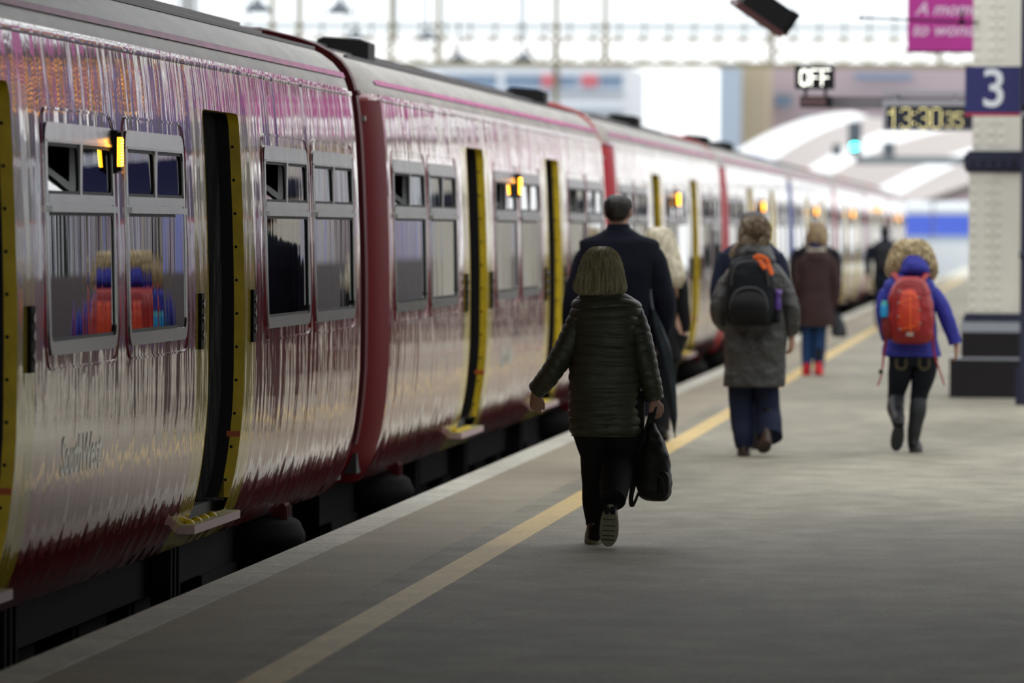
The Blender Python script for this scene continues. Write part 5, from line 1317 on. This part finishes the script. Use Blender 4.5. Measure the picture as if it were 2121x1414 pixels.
# ---- brown coat with red shoes
def brown_coat():
    r, X, Z = figure(1690, 777, 'person in a brown coat, blue jeans and bright red shoes, walking in the middle distance', None)
    J = dict(pelvis=(0, 0, .92), chest=(0, 0, 1.24), neck=(0, .02, 1.46), head=(X(1692, 484)[0], .04, 1.60), shL=(-.14, 0, 1.33), shR=(.14, 0, 1.33), elL=(-.19, 0, 1.1), elR=(.225, -.02, 1.1), wrL=(-.2, .12, .9), wrR=(.19, .0, .84), handL=((0, .2, -1), (-1, 0, 0), (0, 1, 0), .8), handR=((0, 0, -1), (1, 0, 0), (0, 1, 0), 1.2),
        hipL=(-.085, 0, .87), hipR=(.085, 0, .87), knL=(X(1672, 720)[0], .05, .46), knR=(X(1695, 720)[0], 0, .46), anL=(X(1671, 760)[0], 0, .09), anR=(X(1696, 760)[0], -.06, .09), heelL=(X(1671, 760)[0], -.05, .02), toeL=(X(1671, 760)[0], .14, .02), heelR=(X(1696, 760)[0], -.1, .02), toeR=(X(1696, 760)[0], .1, .02))
    body(r, J, 1., .012)
    cm = cloth('brown_wool', (.048, .028, .028), .9, 60, .002)
    q = MB(); torso(q, rows_from(X, ((675, 1652, 1729, .17), (640, 1651, 1728, .165), (600, 1655, 1724, .15), (560, 1656, 1724, .14), (540, 1655, 1726, .135), (528, 1662, 1720, .11), (518, 1672, 1710, .08))), n=56, sub=6, wr=.012, wf=7, seed=5)
    limb(q, [P3(X, 1660, 536, 0), P3(X, 1655, 560, 0), P3(X, 1652, 590, 0), P3(X, 1656, 625, .1)], [.06, .07, .06, .05], n=24, sub=7, wr=.06); limb(q, [P3(X, 1720, 536, 0), P3(X, 1727, 560, 0), P3(X, 1733, 590, -.02), P3(X, 1728, 630, 0)], [.06, .07, .062, .05], n=24, sub=7, wr=.06)
    q.build('coat', cm, r)
    q = MB(); torso(q, rows_from(X, ((545, 1676, 1708, .09, -.05), (532, 1670, 1712, .12, -.04), (520, 1672, 1710, .10, -.02))), n=40, sub=4); q.build('hood', cm, r)
    q = MB(); torso(q, rows_from(X, ((524, 1672, 1710, .085), (517, 1671, 1711, .09), (510, 1675, 1708, .08))), n=40, sub=4); q.build('cream_collar', cloth('cream_fleece', (.50, .46, .36), .95), r)
    q = MB(); torso(q, rows_from(X, ((514, 1675, 1708, .085), (502, 1674, 1709, .09), (490, 1678, 1706, .08))), n=40, sub=4, wr=.006); q.build('scarf', cloth('navy_scarf', (.014, .018, .07), .9), r)
    q = MB(); limb(q, [(-.085, 0, .87), P3(X, 1671, 720, .04), P3(X, 1671, 765, 0)], [.095, .066, .05], sub=8); limb(q, [(.085, 0, .87), P3(X, 1695, 720, 0), P3(X, 1697, 762, -.06)], [.095, .066, .05], sub=8); q.build('jeans', cloth('blue_denim', (.018, .05, .14), .85), r)
    rm = mat('red_canvas', (.75, .02, .03), .5)
    h = J['heelL']; shoe(r, (h[0], -.07, 0), (h[0]-.01, .19, 0), (0, 0, 1), m=rm, k=1.15); h = J['heelR']; shoe(r, (h[0], -.15, .02), (h[0], .10, 0), (0, 0, 1), m=rm, k=1.15)
    hair_mesh(r, rows_from(X, ((458, 1686, 1698, .02, .03), (461, 1679, 1705, .07, .03), (470, 1674, 1711, .10, .02), (484, 1671, 1714, .10, .0), (497, 1671, 1715, .08, -.02), (506, 1678, 1712, .05, -.03))), hairmat('dark_blonde_hair', (.16, .10, .05), (.42, .32, .18), (40, 40, 8)), 350, seed=3, sr=.0018, wave=.010)
    b = empty('grey_handbag', tuple(W(1738, 698, Z))); tag(b, 'dark grey handbag hanging from the brown-coated person\'s right hand', 'bag')
    q = MB(); torso(q, [(0, 0, 0, .05, .05), (.03, 0, 0, .09, .07), (.15, -.01, 0, .075, .06), (.26, -.03, 0, .04, .04)], n=30, sub=4, wr=.008); q.build('bag_body', cloth('charcoal_leather', (.035, .04, .045), .5), b)
    q = MB(); q.tube([(-.04, 0, .25), (-.06, 0, .36), (-.04, 0, .36), (-.02, 0, .25)], [.010]*4, n=8); q.build('handle', M['black'], b)
brown_coat()

def black_coat():
    r, X, Z = figure(1688, 758, 'person in a black coat almost hidden behind the brown-coated one', None)
    J = dict(pelvis=(0, 0, .92), chest=(0, 0, 1.24), neck=(0, .02, 1.46), head=(0, .04, 1.60), shL=(-.2, 0, 1.40), shR=(.2, 0, 1.40), elL=(-.26, 0, 1.1), elR=(.25, 0, 1.1), wrL=(-.22, .12, .9), wrR=(.2, .1, .9), handL=((0, .2, -1), (-1, 0, 0), (0, 1, 0), .8), handR=((0, 0, -1), (1, 0, 0), (0, 1, 0), .8),
        hipL=(-.085, 0, .87), hipR=(.085, 0, .87), knL=(-.08, .05, .46), knR=(.07, 0, .46), anL=(-.08, 0, .09), anR=(.07, -.06, .09), heelL=(-.08, -.05, .02), toeL=(-.08, .14, .02), heelR=(.07, -.1, .02), toeR=(.07, .1, .02))
    body(r, J, 1., .014)
    cm = cloth('black_wool', (.012, .012, .016), .9, 60, .002)
    q = MB(); torso(q, [(.62, 0, 0, .19, .16), (.9, 0, 0, .19, .15), (1.15, 0, 0, .20, .14), (1.36, 0, 0, .235, .13), (1.42, 0, 0, .20, .11), (1.47, 0, 0, .12, .08), (1.50, 0, 0, .07, .06)], n=50, sub=6, wr=.01)
    limb(q, [(-.2, 0, 1.40), (-.24, 0, 1.3), (-.26, 0, 1.1), (-.22, .12, .92)], [.05, .07, .06, .05], sub=8); limb(q, [(.2, 0, 1.40), (.24, 0, 1.3), (.26, 0, 1.1), (.2, .12, .92)], [.05, .07, .06, .05], sub=8); q.build('coat', cm, r)
    q = MB(); limb(q, [(-.085, 0, .87), (-.08, .05, .46), (-.08, 0, .08)], [.1, .07, .055], sub=8); limb(q, [(.085, 0, .87), (.07, 0, .46), (.07, -.06, .08)], [.1, .07, .055], sub=8); q.build('trousers', cm, r)
    bl = mat('black_shoes', (.01, .01, .01), .4); shoe(r, (-.08, -.08, 0), (-.08, .18, 0), (0, 0, 1), m=bl); shoe(r, (.07, -.14, 0), (.07, .12, 0), (0, 0, 1), m=bl)
    hair_mesh(r, [(1.72, 0, .03, .02, .02), (1.71, 0, .03, .06, .07), (1.66, 0, .02, .09, .1), (1.58, 0, .0, .12, .1), (1.5, 0, -.02, .13, .09), (1.42, 0, -.03, .13, .07)], hairmat('long_fair_hair', (.25, .18, .10), (.5, .4, .24), (40, 40, 5)), 0, seed=3)
black_coat()

def far_man():
    r, X, Z = figure(1830, 680, 'distant person in dark clothes with a dark rucksack, left of the blue jacket', None)
    J = dict(pelvis=(0, 0, .92), chest=(0, 0, 1.24), neck=(0, .02, 1.46), head=(X(1833, 482)[0], .04, 1.60), shL=(-.18, 0, 1.38), shR=(.18, 0, 1.38), elL=(-.26, 0, 1.1), elR=(.25, 0, 1.1), wrL=(-.25, .0, .86), wrR=(.23, .1, .9), handL=((0, .2, -1), (-1, 0, 0), (0, 1, 0), .8), handR=((0, 0, -1), (1, 0, 0), (0, 1, 0), .8),
        hipL=(-.085, 0, .87), hipR=(.085, 0, .87), knL=(-.08, .05, .46), knR=(.07, 0, .46), anL=(-.08, 0, .09), anR=(.07, -.06, .09), heelL=(-.08, -.05, .02), toeL=(-.08, .14, .02), heelR=(.07, -.1, .02), toeR=(.07, .1, .02))
    body(r, J, 1.03, .014)
    cm = cloth('dark_jacket_cloth', (.016, .022, .036), .85, 60, .002); bl = mat('black_trainers', (.01, .01, .01), .4)
    q = MB(); torso(q, [(.78, 0, 0, .17, .14), (.95, 0, 0, .17, .14), (1.15, 0, 0, .19, .14), (1.34, 0, 0, .22, .13), (1.42, .01, 0, .17, .11), (1.47, .02, 0, .10, .08), (1.50, .03, 0, .07, .06)], n=50, sub=6, wr=.01)
    limb(q, [(-.2, 0, 1.37), (-.25, 0, 1.26), (-.27, 0, 1.08), (-.26, .0, .88)], [.05, .07, .06, .05], sub=8); limb(q, [(.2, 0, 1.37), (.24, 0, 1.26), (.26, 0, 1.08), (.22, .1, .9)], [.05, .07, .06, .05], sub=8); q.build('jacket', cm, r)
    q = MB(); limb(q, [(-.085, 0, .87), (-.08, .05, .46), (-.08, 0, .08)], [.1, .075, .06], sub=8); limb(q, [(.085, 0, .87), (.07, 0, .46), (.07, -.06, .08)], [.1, .075, .06], sub=8); q.build('trousers', cm, r)
    shoe(r, (-.08, -.08, 0), (-.08, .18, 0), (0, 0, 1), m=bl); shoe(r, (.07, -.14, 0), (.07, .12, 0), (0, 0, 1), m=bl)
    hx = X(1833, 482)[0]; hair_mesh(r, [(1.73, hx, .03, .02, .02), (1.72, hx, .03, .05, .06), (1.68, hx, .02, .078, .1), (1.60, hx, .01, .084, .1), (1.53, hx, .0, .072, .08), (1.50, hx, .0, .05, .06)], hairmat('black_short_hair', (.012, .011, .011), (.02, .02, .02)), 0, seed=3)
    b = empty('dark_rucksack', (r.location.x+.02, Z-.2, .98)); tag(b, 'small dark rucksack on the distant dark-dressed person', 'backpack')
    q = MB(); torso(q, [(0, 0, 0, .12, .06), (.03, 0, 0, .15, .09), (.2, 0, 0, .155, .09), (.36, 0, .0, .13, .08), (.42, 0, .02, .08, .05)], n=40, sub=5, pw=3); q.build('pack_body', cloth('charcoal_nylon', (.022, .022, .026), .6), b)
    q = MB(); q.tube([(-.1, .02, .38), (-.1, .1, .45), (-.12, .27, .38)], [.02]*3, n=8, flat=(1, .3)); q.tube([(.1, .02, .38), (.1, .1, .45), (.12, .27, .38)], [.02]*3, n=8, flat=(1, .3)); q.build('shoulder_straps', M['black'], b)
far_man()
